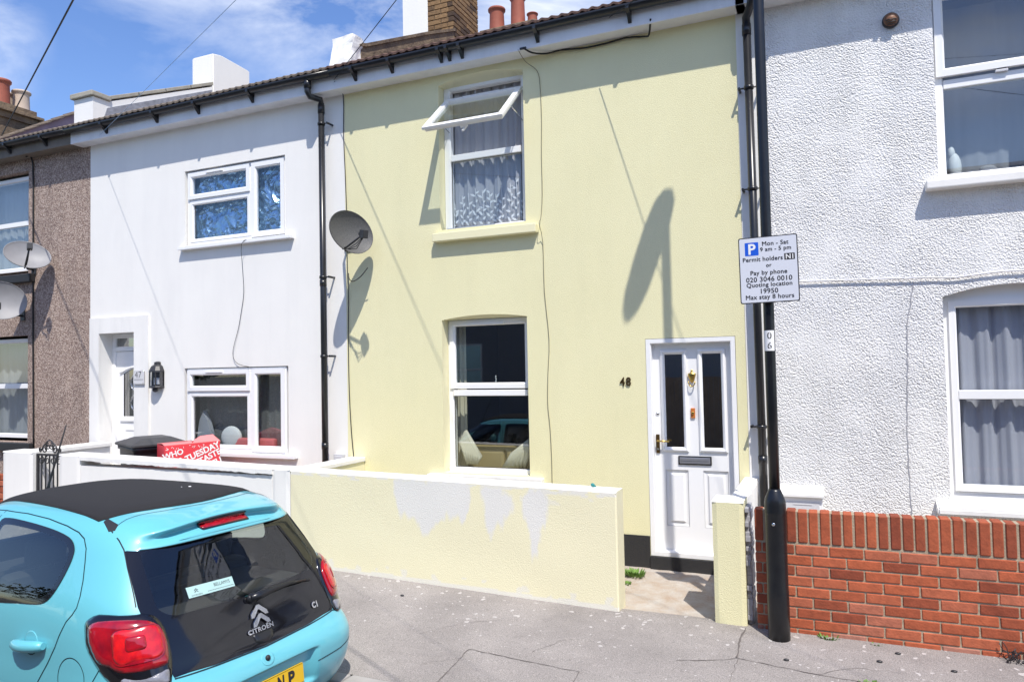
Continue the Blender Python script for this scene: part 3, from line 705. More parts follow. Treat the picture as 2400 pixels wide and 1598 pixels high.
# ------------------------------------------------------------------ 2 white house (left of the yellow one)
X0,X1=-7.85,-3.50
HW=thing('terraced_house','smooth white rendered house with dark casement windows and a deep door recess','house',(-5.7,0,0))
house_wall(HW,X0,X1,[(arch(-6.045,-4.385,3.475,4.475),.10,0),(arch(-6.06,-4.36,.82,1.895),.07,0),(arch(-7.645,-6.955,.0,2.405),.20,0)],['white_render'])
b=MB(); V,T_,_=fill([[(-7.83,.0),(-6.69,.0),(-6.69,2.62),(-7.83,2.62)],[(-7.643,-.001),(-6.957,-.001),(-6.957,2.403),(-7.643,2.403)]])
for yy in (-.028,):
    vs=[b.bm.verts.new((v[0],yy,v[1])) for v in V]
    for t in T_: b.face([vs[i] for i in t])
for (xa,za),(xb,zb) in (((-7.83,0),(-7.83,2.62)),((-7.83,2.62),(-6.69,2.62)),((-6.69,2.62),(-6.69,0)),((-7.643,0),(-7.643,2.403)),((-7.643,2.403),(-6.957,2.403)),((-6.957,2.403),(-6.957,0))):
    b.face([(xa,-.028,za),(xb,-.028,zb),(xb,.002,zb),(xa,.002,za)])
b.build('door_surround','white_smooth',HW,recalc=False)
roof(HW,X0-.03,X1-.05,'tile_grey'); eaves(HW,-8.0,X1,'fascia_white',[-7.26,-6.31,-5.58,-4.70])
def triple(z0,z1,y,zt,pm,up):
    xa,xb=-6.03,-4.40; b=window(HW,xa,xb,z0,z1,y,.05); b.box(-4.985,-4.925,y-.001,y+.07,z0+.05,z1-.05); b.box(xa+.05,-4.985,y,y+.07,zt-.03,zt+.03)
    w=b.build('window','upvc',HW)
    casement(w,xa+.02,-4.97,zt+.005,z1-.02,y,.065,pm,name='top_light')
    pane(w,xa+.05,-4.985,z0+.05,zt-.03,y+.03,pm); b=MB(); b.frame(xa+.045,-4.98,z0+.045,zt-.025,[(0,y-.004),(0,y+.03),(.045,y+.03),(.045,y+.012),(.034,y-.004)]); b.build('glazing_bead','upvc',w)
    casement(w,-4.935,xb-.02,z0+.02,z1-.02,y,.07,pm)
    b=MB(); b.box(-5.68,-5.40,y-.038,y-.021,z1-.055,z1-.03,bev=.004); b.build('trickle_vent','upvc',w)
    return w
wu=lab(triple(3.49,4.465,.035,4.095,'pane_clear','u'),'upper window with crumpled blue foil behind its glass'); wl=triple(.83,1.885,.015,1.595,'pane','l')
b=MB(); b.box(-6.10,-4.25,-.075,.06,3.43,3.475,bev=.006); b.build('window_sill','upvc',HW)
b=MB(); b.box(-6.12,-4.22,-.08,.06,.785,.83,bev=.006); b.build('window_sill','upvc',HW)
# crumpled foil stuck behind the upper panes: real creases
def foil_sheet(xa,xb,za,zb,y,sd):
    b=MB(); n=64; m=int(n*(zb-za)/(xb-xa)) ; m=max(m,24); g=[]
    for i in range(n+1):
        row=[]
        for j in range(m+1):
            x=xa+(xb-xa)*i/n; z=za+(zb-za)*j/m; v=Vector((x*7,z*7,sd)); w=noise.noise_vector(v*.6)*.7
            h=abs(noise.noise(v*.9+w))*2.0+abs(noise.noise(v*2.0+w*2))*.9+abs(noise.noise(v*4.0+w*3))*.15
            row.append(b.bm.verts.new((x,y+.030*h,z)))
        g.append(row)
    for i in range(n):
        for j in range(m): b.face([g[i][j],g[i+1][j],g[i+1][j+1],g[i][j+1]])
    return b
for (xa,xb,za,zb),lb in (((-6.0,-5.02,4.11,4.42),'crumpled blue foil behind the small top pane of the white house upper window'),((-6.0,-5.0,3.52,4.08),'crumpled blue foil behind the large lower left pane of the white house upper window'),((-4.92,-4.42,3.52,4.43),'crumpled blue foil behind the tall right pane of the white house upper window')):
    tag(foil_sheet(xa,xb,za,zb,.105,xa).build('foil_sheet','foil',None,recalc=False),lb,'foil','foil sheets behind the white house upper window')
# door in its recess
b=MB(); b.frame(-7.645,-6.80,.0,2.40,prof(.06,.07,.185)); b.box(-7.59,-6.86,.187,.25,2.16,2.22); d47=lab(b.build('door','upvc',HW),'white door with a leaded oval glass, half hidden in the recess')
pane(d47,-7.59,-6.86,2.22,2.345,.21,'pane_dark')
b=MB(); V,T_,_=fill([[(-7.585,.02),(-6.86,.02),(-6.86,2.155),(-7.585,2.155)],[(-7.44,1.25)]+[(-6.99,1.25)]+[(-6.99+(-.45)*k/10,1.84+.07*math.sin(math.pi*k/10)) for k in range(11)]])
vs=[b.bm.verts.new((v[0],.205,v[1])) for v in V]
for t in T_: b.face([vs[i] for i in t])
b.box(-7.50,-6.93,.185,.206,1.18,1.225,bev=.006); b.box(-7.50,-6.93,.185,.206,.80,.84,bev=.006); b.frame(-7.42,-7.01,.92,1.08,[(0,.206),(0,.195),(.02,.195),(.03,.206)])
pts=[(-7.50+.57*k/10,1.85+.085*math.sin(math.pi*k/10)) for k in range(11)]; b.tube([(x,.2,z) for x,z in pts],.016,8)
b.build('door_leaf','upvc',d47,recalc=False)
b=MB(); b.box(-7.445,-6.985,.215,.222,1.245,1.915); b.build('pane','pane_dark',d47)
b=MB()
for k in range(3):
    for s in (-1,1):
        cx=-7.215; pts=[(cx+s*(.10-.02*k)*math.sin(math.pi*t/8*(1+.0*k)*2)*(1 if k<2 else .5),.208,1.30+.56*t/8) for t in range(9)]; b.tube(pts,.005,6)
b.tube([(-7.215+.05*math.cos(a),.208,1.57+.26*math.sin(a)) for a in [2*math.pi*k/20 for k in range(21)]],.005,6); b.build('leading','chrome',d47)
def downpipe(parent,top,xs,y,zt,zb,clips,side=1,r=.036):
    b=MB(); b.smooth=True
    b.tube([top,(top[0],top[1],top[2]-.12),(xs[0]+(top[0]-xs[0])*.8,top[1]+.02,top[2]-.17),(xs[0],y-.01,zt+.04),(xs[0],y,zt-.03)],[r,r,r,r,r],14)
    b.tube([(xs[0],y,zt),(xs[1],y,zb)],r,16)
    for z in (zt-.02,): b.tube([(xs[0],y,z),(xs[0],y,z-.10)],r*1.12,16)
    L_=zt-zb
    for f in (.42,.80):
        z=zt-L_*f; x=xs[0]+(xs[1]-xs[0])*f; b.tube([(x,y,z),(x,y,z-.07)],r*1.12,16)
    b.tube([(top[0],top[1],top[2]+.02),(top[0],top[1],top[2]-.08)],r*1.2,16)
    o=b.build('downpipe','black_plastic',parent)
    for z in clips:
        f=(zt-z)/L_; x=xs[0]+(xs[1]-xs[0])*f; b=MB(); b.tube([(x,y,z),(x,y,z-.03)],r*1.22,16)
        for s in ((-1,1) if side==0 else (side,)):
            b.tube([(x,y,z-.015),(x+s*.085,y+.005,z-.015)],.008,8); b.tube([(x+s*.085,y-.014,z-.015),(x+s*.085,-.0,z-.015)],.013,8)
        b.build('pipe_clip','black_plastic',o)
    return o
downpipe(HW,(-3.83,-.25,5.19),(-3.755,-3.745),-.10,4.97,.0,[4.74,2.93,2.01])
b=MB(); b.box(-3.665,-3.535,-.055,-.001,.68,.865,bev=.006); b.box(-3.65,-3.55,-.060,-.054,.70,.84,bev=.003); tag(b.build('vent_box','upvc_grey',None),'small grey vent box low on the white wall beside the downpipe','vent')
# parapet, flashing and stump of chimney on the left party wall
b=MB(); slab([(-.21,5.25),(-.21,5.66),(.03,5.66),(1.96,6.56),(1.96,5.9)],-7.9,-7.52,b); pw=b.build('parapet','white_render',HW)
b=MB(); b.box(-7.94,-7.49,-.25,.05,5.665,5.735,bev=.012)
for k in range(4):
    ya=.06+k*.475; za=5.672+ya*.466; 
    M_=Matrix.Translation((-7.715,ya,za))@Matrix.Rotation(math.atan(.466),4,'X'); b.box(-.2,.2,.0,.505,0,.05,M=M_,bev=.008)
b.build('coping','coping',pw)
b=MB(); slab([(-.05,5.40),(.0,5.56),(1.88,6.47),(1.9,6.30),(.1,5.36)],-7.52,-7.505,b)
b.build('flashing','lead',pw)
b=MB(); slab([(1.90,6.0),(1.90,7.09),(2.1,7.13),(2.74,7.10),(2.74,6.0)],-7.97,-7.5,b); bmesh.ops.bevel(b.bm,geom=b.bm.edges[:],offset=.02,segments=2,affect='EDGES'); b.build('chimney','white_render',HW)
b=MB(); b.box(-4.14,-3.708,2.37,3.2,5.8,8.6); lab(b.build('chimney','white_render',HW),'white painted half of the tall shared chimney')
# thin black cable down the front
def cable(name,label,pts,r,m='cable_black',cat='cable',group=None,n=3):
    P=[]; m_=len(pts)
    for i in range(m_-1):
        p0,p1,p2,p3=pts[max(i-1,0)],pts[i],pts[i+1],pts[min(i+2,m_-1)]
        for k in range(n):
            t=k/n; P.append(tuple(.5*((2*b)+(c-a)*t+(2*a-5*b+4*c-d)*t*t+(3*b-a-3*c+d)*t**3) for a,b,c,d in zip(p0,p1,p2,p3)))
    P.append(pts[-1]); b=MB(); b.tube(P,r,6); return tag(b.build(name,m,None),label,cat,group)
cable('cable','thin black cable hanging loose between the two white house windows',[(-4.88,-.06,3.47),(-5.0,-.085,3.42),(-5.02,-.05,3.1),(-5.04,-.012,2.82),(-5.09,-.012,2.55),(-5.13,-.015,2.37),(-5.21,-.02,2.12),(-5.2,-.02,2.0),(-5.12,-.02,1.93),(-4.96,-.02,1.895)],.0032)
# lantern
lt=thing('wall_lantern','black half lantern with glass panes by the white house door','wall lamp',(-6.53,0,1.63))
b=MB(); 
def half(r,z,yo=0): return [(-6.53+r*math.cos(a),-.0+yo-r*math.sin(a)*1.0-.004,z) for a in [math.pi*k/6 for k in range(7)]]
b.loft([half(.115,1.855),half(.112,1.875),half(.085,1.93),half(.05,1.955)]); b.loft([half(.05,1.955),half(.048,1.985),half(.02,1.995)]); b.loft([half(.108,1.645),half(.115,1.655),half(.108,1.675)]); b.box(-6.64,-6.42,-.010,0,1.65,1.87)
for a in (0,.33,.66,1):
    t=math.pi*a; x=-6.53+.103*math.cos(t); y=-.004-.103*math.sin(t); b.box(x-.006,x+.006,y-.006,y+.006,1.67,1.86)
b.build('lamp_body','dark_metal',lt)
b=MB(); b.loft([half(.096,1.672),half(.096,1.858)],caps=False); b.build('lamp_glass','lantern_glass',lt)
b=MB(); b.box(-6.57,-6.49,-.04,-.012,1.69,1.78,bev=.006); b.build('bulb','print_white',lt)
b=MB(); b.sphere((-6.53,-.05,1.622),.035,(1,1,.9)); b.build('motion_sensor','dark_metal',lt)
# number plaque 47
pq=thing('number_plaque','clear acrylic plaque reading 47 beside the black lantern','house number',(-6.83,-.06,1.70))
b=MB(); b.box(-6.935,-6.735,-.052,-.046,1.70,1.885,bev=.002); b.build('plaque','acrylic',pq)
b=MB(); put2d(b,text2d('47',height=.085,bold=-.012,center=(-6.845,1.825)),lambda x,z:(x,-.0535,z)); b.face([(-6.92,-.0535,1.757),(-6.75,-.0535,1.757),(-6.75,-.0535,1.762),(-6.92,-.0535,1.762)]); b.build('lettering','print_black',pq,recalc=False)
b=MB(); 
for x in (-6.92,-6.75):
    for z in (1.715,1.87): b.tube([(x,-.055,z),(x,-.028,z)],.006,8)
b.build('fixing','chrome',pq)
# soft things behind the lower panes
curtain('net_blind','grey net hung across the lower white house window',-6.05,-4.37,.84,1.88,.235,10,.010,'net_grey',seed=12)
b=MB(); b.smooth=True; b.sphere((-5.42,.16,1.0),.17,(1,.28,.85),u=20,v=12); tag(b.build('cushion','print_white',None),'round fluffy white cushion behind the lower white house window','cushion')
b=MB(); b.box(-5.36,-4.7,.13,.20,.82,1.0,bev=.03); tag(b.build('cushion','card_pink',None),'long pink cushion behind the lower white house window','cushion')
b=MB(); slab2=[( -6.02,.84),(-5.72,.84),(-5.72,1.05),(-5.80,1.22),(-5.87,1.36),(-5.95,1.22)]; b.prism(slab2,lambda x,z:(x,.12,z),lambda x,z:(x,.19,z)); bmesh.ops.bevel(b.bm,geom=b.bm.edges[:],offset=.02,segments=2,affect='EDGES'); tag(b.build('ornament','curtain_grey',None),'pale house shaped ornament behind the left lower white house pane','ornament')
# ------------------------------------------------------------------ 3 roughcast house on the right
HR=thing('terraced_house','white roughcast house behind the low red brick wall','house',(3.1,0,-.1))
house_wall(HR,.93,5.35,[(arch(2.52,3.52,3.27,4.93,.05),.2,1),(arch(2.51,3.53,.64,2.335,.085),.2,1)],['roughcast','white_smooth'])
b=MB(); b.box(.932,1.115,-.006,.0,-.3,5.06); b.build('quoin_strip','white_smooth',HR)
roof(HR,.95,5.35,'tile_brown'); eaves(HR,.95,5.35,'fascia_white',[1.4,2.3,3.2,4.1])
b=window(HR,2.518,3.522,3.30,4.97,.06,.07); b.box(2.59,3.45,.062,.12,4.095,4.17,bev=.005); wr=b.build('window','upvc',HR)
casement(wr,2.535,3.505,4.195,4.925,.05,.07); pane(wr,2.59,3.45,3.39,4.095,.08)
b=MB(); b.box(2.96,3.05,.035,.06,4.165,4.185,bev=.004); b.build('handle','upvc_grey',wr)
b.bm.free(); b=window(HR,2.512,3.528,.66,2.33,.10,.06,head=.12); b.frame(2.56,3.49,.72,2.30,prof(.055,.06,.08)); b.box(2.61,3.44,.078,.15,1.48,1.555,bev=.005); wr2=b.build('window','upvc',HR); pane(wr2,2.61,3.44,.77,1.48,.1,'pane_clear'); pane(wr2,2.61,3.44,1.555,2.25,.1,'pane_clear'); gasket(wr2,2.608,3.442,.768,1.482,.092)
b=MB(); slab2=[(-.13,.55),(-.13,.605),(-.10,.625),(.07,.685),(.07,.55)]; b.prism(slab2,lambda y,z:(2.40,y,z),lambda y,z:(3.66,y,z)); bmesh.ops.bevel(b.bm,geom=b.bm.edges[:],offset=.012,segments=2,affect='EDGES'); b.build('window_sill','white_smooth',HR)
b=MB(); b.box(2.415,3.64,-.12,.08,3.225,3.295,bev=.01); b.build('window_sill','white_smooth',HR)
downpipe(HR,(1.10,-.25,5.19),(1.035,1.06),-.095,4.93,.0,[4.34,3.41,1.26],side=0)
curtain('curtain','pale grey curtain drawn across the lower roughcast house window',2.54,3.50,.70,2.30,.20,6,.032,'curtain_pale',seed=8)
curtain('net_curtain','plain white net across the upper roughcast house window',2.54,3.50,3.33,4.95,.50,5,.01,'curtain_grey',seed=9)
b=MB(); b.smooth=True; b.sphere((2.68,.30,3.47),.10,(.55,.5,1.3)); b.sphere((2.66,.3,3.6),.05,(.6,.6,1.2)); tag(b.build('ornament','print_white',None),'white folded cloth ornament on the upper roughcast house window ledge','ornament')
b=MB(); b.smooth=True; b.sphere((2.93,.32,3.42),.07,(1,.6,.7)); tag(b.build('ornament','curtain_grey',None),'small pale ornament low behind the upper roughcast house pane','ornament')
# terracotta vent cowl
vc=thing('wall_vent','brown round vent cowl high on the white roughcast wall','vent',(2.21,0,4.67))
MV=Matrix.Translation((2.21,0,4.735))@Matrix.Rotation(R(90),4,'X')
b=MB(); b.lathe([(.068,.0),(.068,.012),(.062,.03)],n=26,M=MV); b.build('vent_ring','dark_metal',vc)
b=MB(); b.lathe([(.060,.01),(.058,.035),(.048,.055),(.028,.070),(.002,.075)],n=26,M=MV); b.build('vent_cowl','vent_brown',vc)
b=MB()
for k in range(4):
    z=4.715-.018*k; hw=.043-.006*k; pts=[(2.21-hw+2*hw*t/8,-.073-.003+.34*((-hw+2*hw*t/8)**2+(4.735-z)**2)**.5*((((-hw+2*hw*t/8)**2+(4.735-z)**2)**.5)/.058),z+.010*abs(math.sin(math.pi*t/4))-.0*k) for t in range(9)]
    b.tube(pts,.004,6)
b.build('vent_slot','dark_metal',vc)
# painted cable and crack across the roughcast
cable('cable','white painted cable running level across the roughcast wall',[(1.12,-.02,2.545),(1.41,-.022,2.535),(1.82,-.02,2.52),(2.31,-.024,2.505),(2.45,-.022,2.50),(2.61,-.022,2.49),(2.93,-.022,2.515),(3.3,-.022,2.51),(5.3,-.022,2.5)],.007,'cable_white')
b=MB(); 
def wall_ribbon(pts,w):
    P=[]
    for (xa,za),(xb,zb) in zip(pts,pts[1:]):
        n=max(1,int(math.hypot(xb-xa,zb-za)/.03))
        for k in range(n): P.append((xa+(xb-xa)*k/n+random.uniform(-.004,.004),za+(zb-za)*k/n))
    P.append(pts[-1]); l=[];r=[]
    for x,z in P:
        ww=w*random.uniform(.6,1.3); l.append(b.bm.verts.new((x-ww/2,-.003,z))); r.append(b.bm.verts.new((x+ww/2,-.003,z)))
    for i in range(len(P)-1): b.face([l[i],r[i],r[i+1],l[i+1]])
wall_ribbon([(2.30,2.46),(2.28,2.32),(2.24,2.1),(2.235,1.8),(2.215,1.4),(2.21,1.0),(2.215,.7),(2.22,.5)],.009); b.build('crack','crack_grey',HR,recalc=False)
# meter box
mb_=thing('meter_box','white meter box with a sloping lid low on the roughcast wall','meter box',(1.37,0,.3))
b=MB(); b.box(1.20,1.535,-.115,0,.28,.645,bev=.006); b.build('meter_case','upvc',mb_)
b=MB(); b.prism([(-.15,.645),(-.15,.665),(.0,.725),(.0,.645)],lambda y,z:(1.19,y,z),lambda y,z:(1.55,y,z)); b.build('meter_lid','white_smooth',mb_)
b=MB(); b.box(1.225,1.51,-.121,-.113,.30,.60,bev=.004); b.box(1.3,1.45,-.125,-.12,.575,.582); b.build('meter_door','upvc_grey',mb_)
# ------------------------------------------------------------------ 4 pebbledash house on the left
HB=thing('terraced_house','brown pebbledash house at the far left of the terrace','house',(-10,0,0))
house_wall(HB,-12.2,-7.85,[(arch(-10.35,-9.19,3.36,4.89),.12,0),(arch(-10.35,-9.19,.87,2.44),.12,0)],['pebbledash'])
roof(HB,-12.2,-7.88,'tile_grey'); eaves(HB,-12.2,-8.0,'fascia_brown',[-11.5,-10.4,-9.3,-8.5])
for (z0,z1,zt,zl) in ((3.42,4.85,4.14,3.28),(.92,2.40,1.69,.80)):
    b=window(HB,-10.34,-9.2,z0,z1,.10,.06); b.box(-10.28,-9.26,.098,.17,zt-.035,zt+.035,bev=.005); w_=b.build('window','upvc',HB)
    pane(w_,-10.28,-9.26,z0+.055,zt-.035,.12); pane(w_,-10.28,-9.26,zt+.035,z1-.055,.12)
    b=MB(); b.box(-10.45,-9.03,-.085,.1,zl-.06,zl+.06,bev=.008); b.build('window_sill','black_plinth',HB)
curtain('net_curtain','white lace curtain in the lower pebbledash house window',-10.3,-9.22,.94,2.38,.26,6,.02,'lace',seed=4)
curtain('net_curtain','white net curtain in the upper pebbledash house window',-10.3,-9.22,3.45,4.82,.26,6,.02,'lace',seed=5)
cable('cable','black cable running down the pebbledash wall beside the two dishes',[(-9.07,-.12,5.05),(-9.07,-.02,4.98),(-9.06,-.015,3.81),(-9.055,-.015,2.6),(-9.04,-.015,1.6),(-9.03,-.015,.8)],.012)
# party parapet capped with overlapping tiles, and the chimney beyond
b=MB(); slab([(.6,5.4),(.6,5.65),(1.41,6.20),(3.05,7.26),(3.6,7.45),(3.6,6.0)],-12.4,-12.2,b); pb=b.build('parapet','slate_purple',HB)
b=MB()
for k in range(11):
    y=.55+k*.25; z=5.66+.651*(y-.6)+.02; M_=Matrix.Translation((-12.3,y,z))@Matrix.Rotation(math.atan(.60),4,'X'); b.box(-.17,.17,0,.33,0,.03,M=M_,bev=.006)
b.build('coping','tile_grey',pb)
b=MB(); b.box(-13.3,-12.66,.6,2.34,5.5,6.79); b.box(-13.36,-12.62,.56,2.40,6.79,6.91,bev=.01); b.box(-13.4,-12.56,.50,2.48,6.91,6.97,bev=.01); b.box(-13.33,-12.64,.58,2.38,6.97,7.08,bev=.01)
cb=b.build('chimney','cement_brown',HB)
pot(cb,(-12.86,2.21,7.07),.15,.40,'clay_cream'); pot(cb,(-13.2,2.15,7.07),.15,.40,'clay_cream'); pot(cb,(-12.86,1.83,7.07),.15,.50,'terracotta'); pot(cb,(-12.95,1.15,7.11),.15,.36,'clay_cream')
# ------------------------------------------------------------------ front garden walls
def point_in(poly,x,y):
    c=False;n=len(poly)
    for i in range(n):
        (x1,y1),(x2,y2)=poly[i],poly[(i+1)%n]
        if (y1>y)!=(y2>y) and x<(x2-x1)*(y-y1)/(y2-y1)+x1: c=not c
    return c
PEEL=[[(-2.05,.84),(-1.28,.86),(-1.27,.72),(-1.30,.53),(-1.37,.47),(-1.40,.55),(-1.46,.50),(-1.5,.55),(-1.63,.42),(-1.75,.34),(-1.79,.46),(-1.99,.53),(-2.05,.65)],
 [(-1.19,.82),(-.98,.82),(-.86,.71),(-.85,.64),(-.95,.57),(-.97,.43),(-1.0,.52),(-1.09,.36),(-1.12,.54),(-1.14,.64)],
 [(-.79,.72),(-.70,.80),(-.58,.80),(-.55,.72),(-.56,.62),(-.58,.46),(-.61,.55),(-.63,.41),(-.64,.26),(-.70,.23),(-.72,.41),(-.77,.57)]]
def top_z(x): return .80-.0155*x*(1 if x<0 else 0)
def garden_wall(name,x0,x1,y0,y1,zt,m,peel=False,step=.02,white_top=True):
    """masonry wall of rendered block: front/back/ends gridded, slightly wavy"""
    b=MB(); vals=[]; nx=max(2,int((x1-x0)/step)); nz=int(1.05/step)
    def wob(x,z,s): return .004*noise.noise(Vector((x*2.1,z*2.5,s)))
    g=[]
    for i in range(nx+1):
        row=[]
        for j in range(nz+1):
            x=x0+(x1-x0)*i/nx; z=-.28+(zt(x)-.012+.28)*j/nz
            e=.010*max(0,1-min(x-x0,x1-x)/.012) if (x-x0<.012 or x1-x<.012) else 0
            row.append(b.bm.verts.new((x,y0+wob(x,z,1)+e,z)))
            v=0
            if peel:
                nx_=noise.noise(Vector((x*14,z*5,0)))*.022+noise.noise(Vector((x*45,z*12,4)))*.010
                nz_=noise.noise(Vector((x*22,z*6,9)))*.045
                hit_=0
                for q in range(6):
                    ox=.020*noise.noise(Vector((x*30,z*9,q*3.3))); oz=(q/5-.3)*.05
                    if any(point_in(p,x+nx_+ox,z+nz_*1.4+oz) for p in PEEL): hit_+=1
                v=hit_/6
                d=zt(x)-z
                if d<.045+.03*noise.noise(Vector((x*3,0,2))) and noise.noise(Vector((x*9,z*30,5)))>-.15: v=max(v,.8)
                f=z-(pave_z(x,y0))
                if f<.035+.025*noise.noise(Vector((x*4,1,7))): v=max(v,.75)
                elif f<.1 and noise.noise(Vector((x*10,z*12,8)))>.30: v=max(v,.6)
                if -.80<x<-.15 and d<.14 and noise.noise(Vector((x*7,z*12,11)))>.12: v=max(v,.45)
            vals.append(v)
        g.append(row)
    for i in range(nx):
        for j in range(nz): b.face([g[i][j],g[i+1][j],g[i+1][j+1],g[i][j+1]])
    def V(x,y,z,p=0): vals.append(p); return b.bm.verts.new((x,y,z))
    # top with an eased edge, ends and back
    for i in range(nx):
        xa=x0+(x1-x0)*i/nx; xb=x0+(x1-x0)*(i+1)/nx
        b.mi=1
        b.face([V(xa,y0+wob(xa,zt(xa)-.012,1),zt(xa)-.012),V(xb,y0+wob(xb,zt(xb)-.012,1),zt(xb)-.012),V(xb,y0+.012,zt(xb)),V(xa,y0+.012,zt(xa))])
        b.face([V(xa,y0+.012,zt(xa)),V(xb,y0+.012,zt(xb)),V(xb,y1,zt(xb)),V(xa,y1,zt(xa))]); b.mi=0
        b.face([V(xb,y1,-.28),V(xa,y1,-.28),V(xa,y1,zt(xa)),V(xb,y1,zt(xb))])
    for x,pz in ((x0,0),(x1,0)): b.face([V(x,y0+.010,-.28),V(x,y1,-.28),V(x,y1,zt(x)),V(x,y0+.012,zt(x)),V(x,y0+.010,zt(x)-.012)],flip=(x==x0))
    o=b.build(name,[m,'white_smooth'] if white_top else [m],None,recalc=False)
    set_attr(o,'peel',vals); return o
gw=garden_wall('garden_wall',-3.235,.035,-1.30,-1.10,lambda x:.812-.0165*x,'yellow_wall_peeling',True,.012)
tag(gw,'long pale yellow front wall with peeling white patches and a white top','wall')
tag(garden_wall('gate_pillar',.775,1.005,-1.295,-1.04,lambda x:.785,'yellow_render',step=.03),'short yellow rendered pillar between the door path and the lamp post','pillar')
# white painted stub wall between the pillar and the house, with its broken edge
b=MB()
n=26
g=[]
for i in range(n+1):
    y=-1.025+1.02*i/n; row=[]
    for (x,z) in ((.875,-.25),(.875,.765),(.89,.78),(1.0,.775),(1.005,.75),(1.005,.5),(1.005,.2),(1.005,-.25)):
        j=.012*noise.noise(Vector((y*6,z*7,x*3))) if x>.95 else 0
        row.append((x+j*1.5,y,z+(j*.5 if z>.7 else 0)))
    g.append(row)
b.loft(g); tag(b.build('side_wall','white_smooth',None),'rough white side wall running from the yellow pillar back to the house','wall')
b=MB()
for k in range(26):
    z=-.2+k*.036; b.box(1.008,1.05-.02*random.random(),-1.27+.04*random.random(),-1.0,z,z+.035+.01*random.random(),bev=.006)
tag(b.build('wall_edge','crack_grey',None),'broken grey masonry edge in the gap between yellow pillar and brick wall','rubble')
# white walls of the house on the left
def ragged_coping():
    b=MB(); n=150; rings=[]
    for i in range(n+1):
        x=-6.235+(2.785)*i/n; zt=.815-.0165*x+.0 ; rg=.055+.010*noise.noise(Vector((x*5,0,0)))+.008*noise.noise(Vector((x*17,2,0)))
        rings.append([(x,-1.325,zt-rg),(x,-1.325,zt-.01),(x,-1.312,zt),(x,-1.09,zt),(x,-1.09,zt-.06),(x,-1.295,zt-rg-.004)])
    b.loft(rings); return b
wwl=thing('garden_wall','low white front wall with a ragged projecting coping behind the turquoise car','wall',(-4.9,-1.2,-.1))
b=MB(); b.box(-6.235,-3.46,-1.30,-1.11,-.28,.80); 
b.build('wall','white_render',wwl); ragged_coping().build('coping','white_smooth',wwl)
tag(garden_wall('wall_pier',-3.46,-3.238,-1.305,-1.08,lambda x:.872,'white_render',step=.04),'white square pier where the white and the yellow front walls meet','pier')
b=MB(); b.box(-3.45,-3.27,-1.075,-.005,-.28,.785); b.mi=1; b.box(-3.46,-3.255,-1.075,-.005,.786,.835,bev=.008); tag(b.build('side_wall',['yellow_smooth','white_smooth'],None),'short yellow side wall with white capping between the two front yards','wall')
tag(garden_wall('gate_pillar',-6.60,-6.24,-1.31,-1.05,lambda x:.918,'white_render',step=.05),'white gate pillar on the right of the black iron gate','pillar')
tag(garden_wall('gate_pillar',-7.62,-7.07,-1.31,-1.05,lambda x:.93,'white_render',step=.05),'broad white gate pillar on the left of the black iron gate','pillar')
b=MB(); b.box(-7.62,-7.40,-1.045,-.032,-.2,.86,bev=.01); b.box(-7.65,-7.37,-1.045,-.032,.861,.915,bev=.008); tag(b.build('side_wall','white_smooth',None),'white side wall from the left gate pillar back to the pebbledash corner','wall')
# small brick wall of the pebbledash house
b=MB(); b.box(-10.5,-7.64,-1.28,-1.1,-.2,.62); wb=b.build('garden_wall','mortar_dark',None); tag(wb,'dark orange brick front wall of the pebbledash house at the left edge','wall')
b=MB(); tn=[]; bricks(b,(-10.5,-1.285,0),(1,0,0),(0,0,1),(0,-1,0),2.86,-.1,10,tn,lambda c,a:(.2 if c%2 else .6),proud=.01); o=b.build('brickwork','brick_red',wb); set_attr(o,'tone',tn)
# red brick wall with its soldier course
bw=thing('garden_wall','low red brick wall with an upright top course in front of the roughcast house','wall',(3.2,-1.25,-.15))
b=MB(); b.box(1.085,5.3,-1.297,-1.19,-.35,.735); b.build('mortar','mortar',bw)
b=MB(); tn=[]
def tf(c,a):
    if c<=1: return random.uniform(.82,1.0) if c==0 else random.choice([.9,.35,.5])
    return random.choice([random.uniform(.0,.3),random.uniform(.3,.6),random.uniform(.45,.7)])
bricks(b,(1.08,-1.30,0),(1,0,0),(0,0,1),(0,-1,0),4.2,-.242,10,tn,tf,off=.06)
k=0; x=1.08
while x<5.25:
    bb=bmesh.new(); w=random.uniform(.058,.064); z0=.515+random.uniform(-.003,.003); z1=.74+random.uniform(-.004,.004); y=-1.304-random.uniform(0,.003)
    P=[(x+(w if i&1 else 0),(-1.19 if i&2 else y),(z1 if i&4 else z0)) for i in range(8)]
    v=[bb.verts.new(p) for p in P]
    for q in ((0,2,3,1),(4,5,7,6),(0,1,5,4),(2,6,7,3),(0,4,6,2),(1,3,7,5)): bb.faces.new([v[i] for i in q])
    bmesh.ops.bevel(bb,geom=bb.edges[:],offset=.006,segments=1,affect='EDGES'); nn=len(bb.verts); b.merge(bb); tn+=[random.choice([random.uniform(.0,.25),random.uniform(.2,.5)])]*nn
    x+=.0745
o=b.build('brickwork','brick_red',bw); set_attr(o,'tone',tn)
b=MB(); b.smooth=True; b.sphere((-.205,-1.15,.834),.017,(1,.8,.9)); b.tube([(-.205,-1.15,.83),(-.19,-1.13,.815)],.012,8); tag(b.build('hose_nozzle','teal',None),'small teal hose end resting on the top of the yellow front wall','hose end')
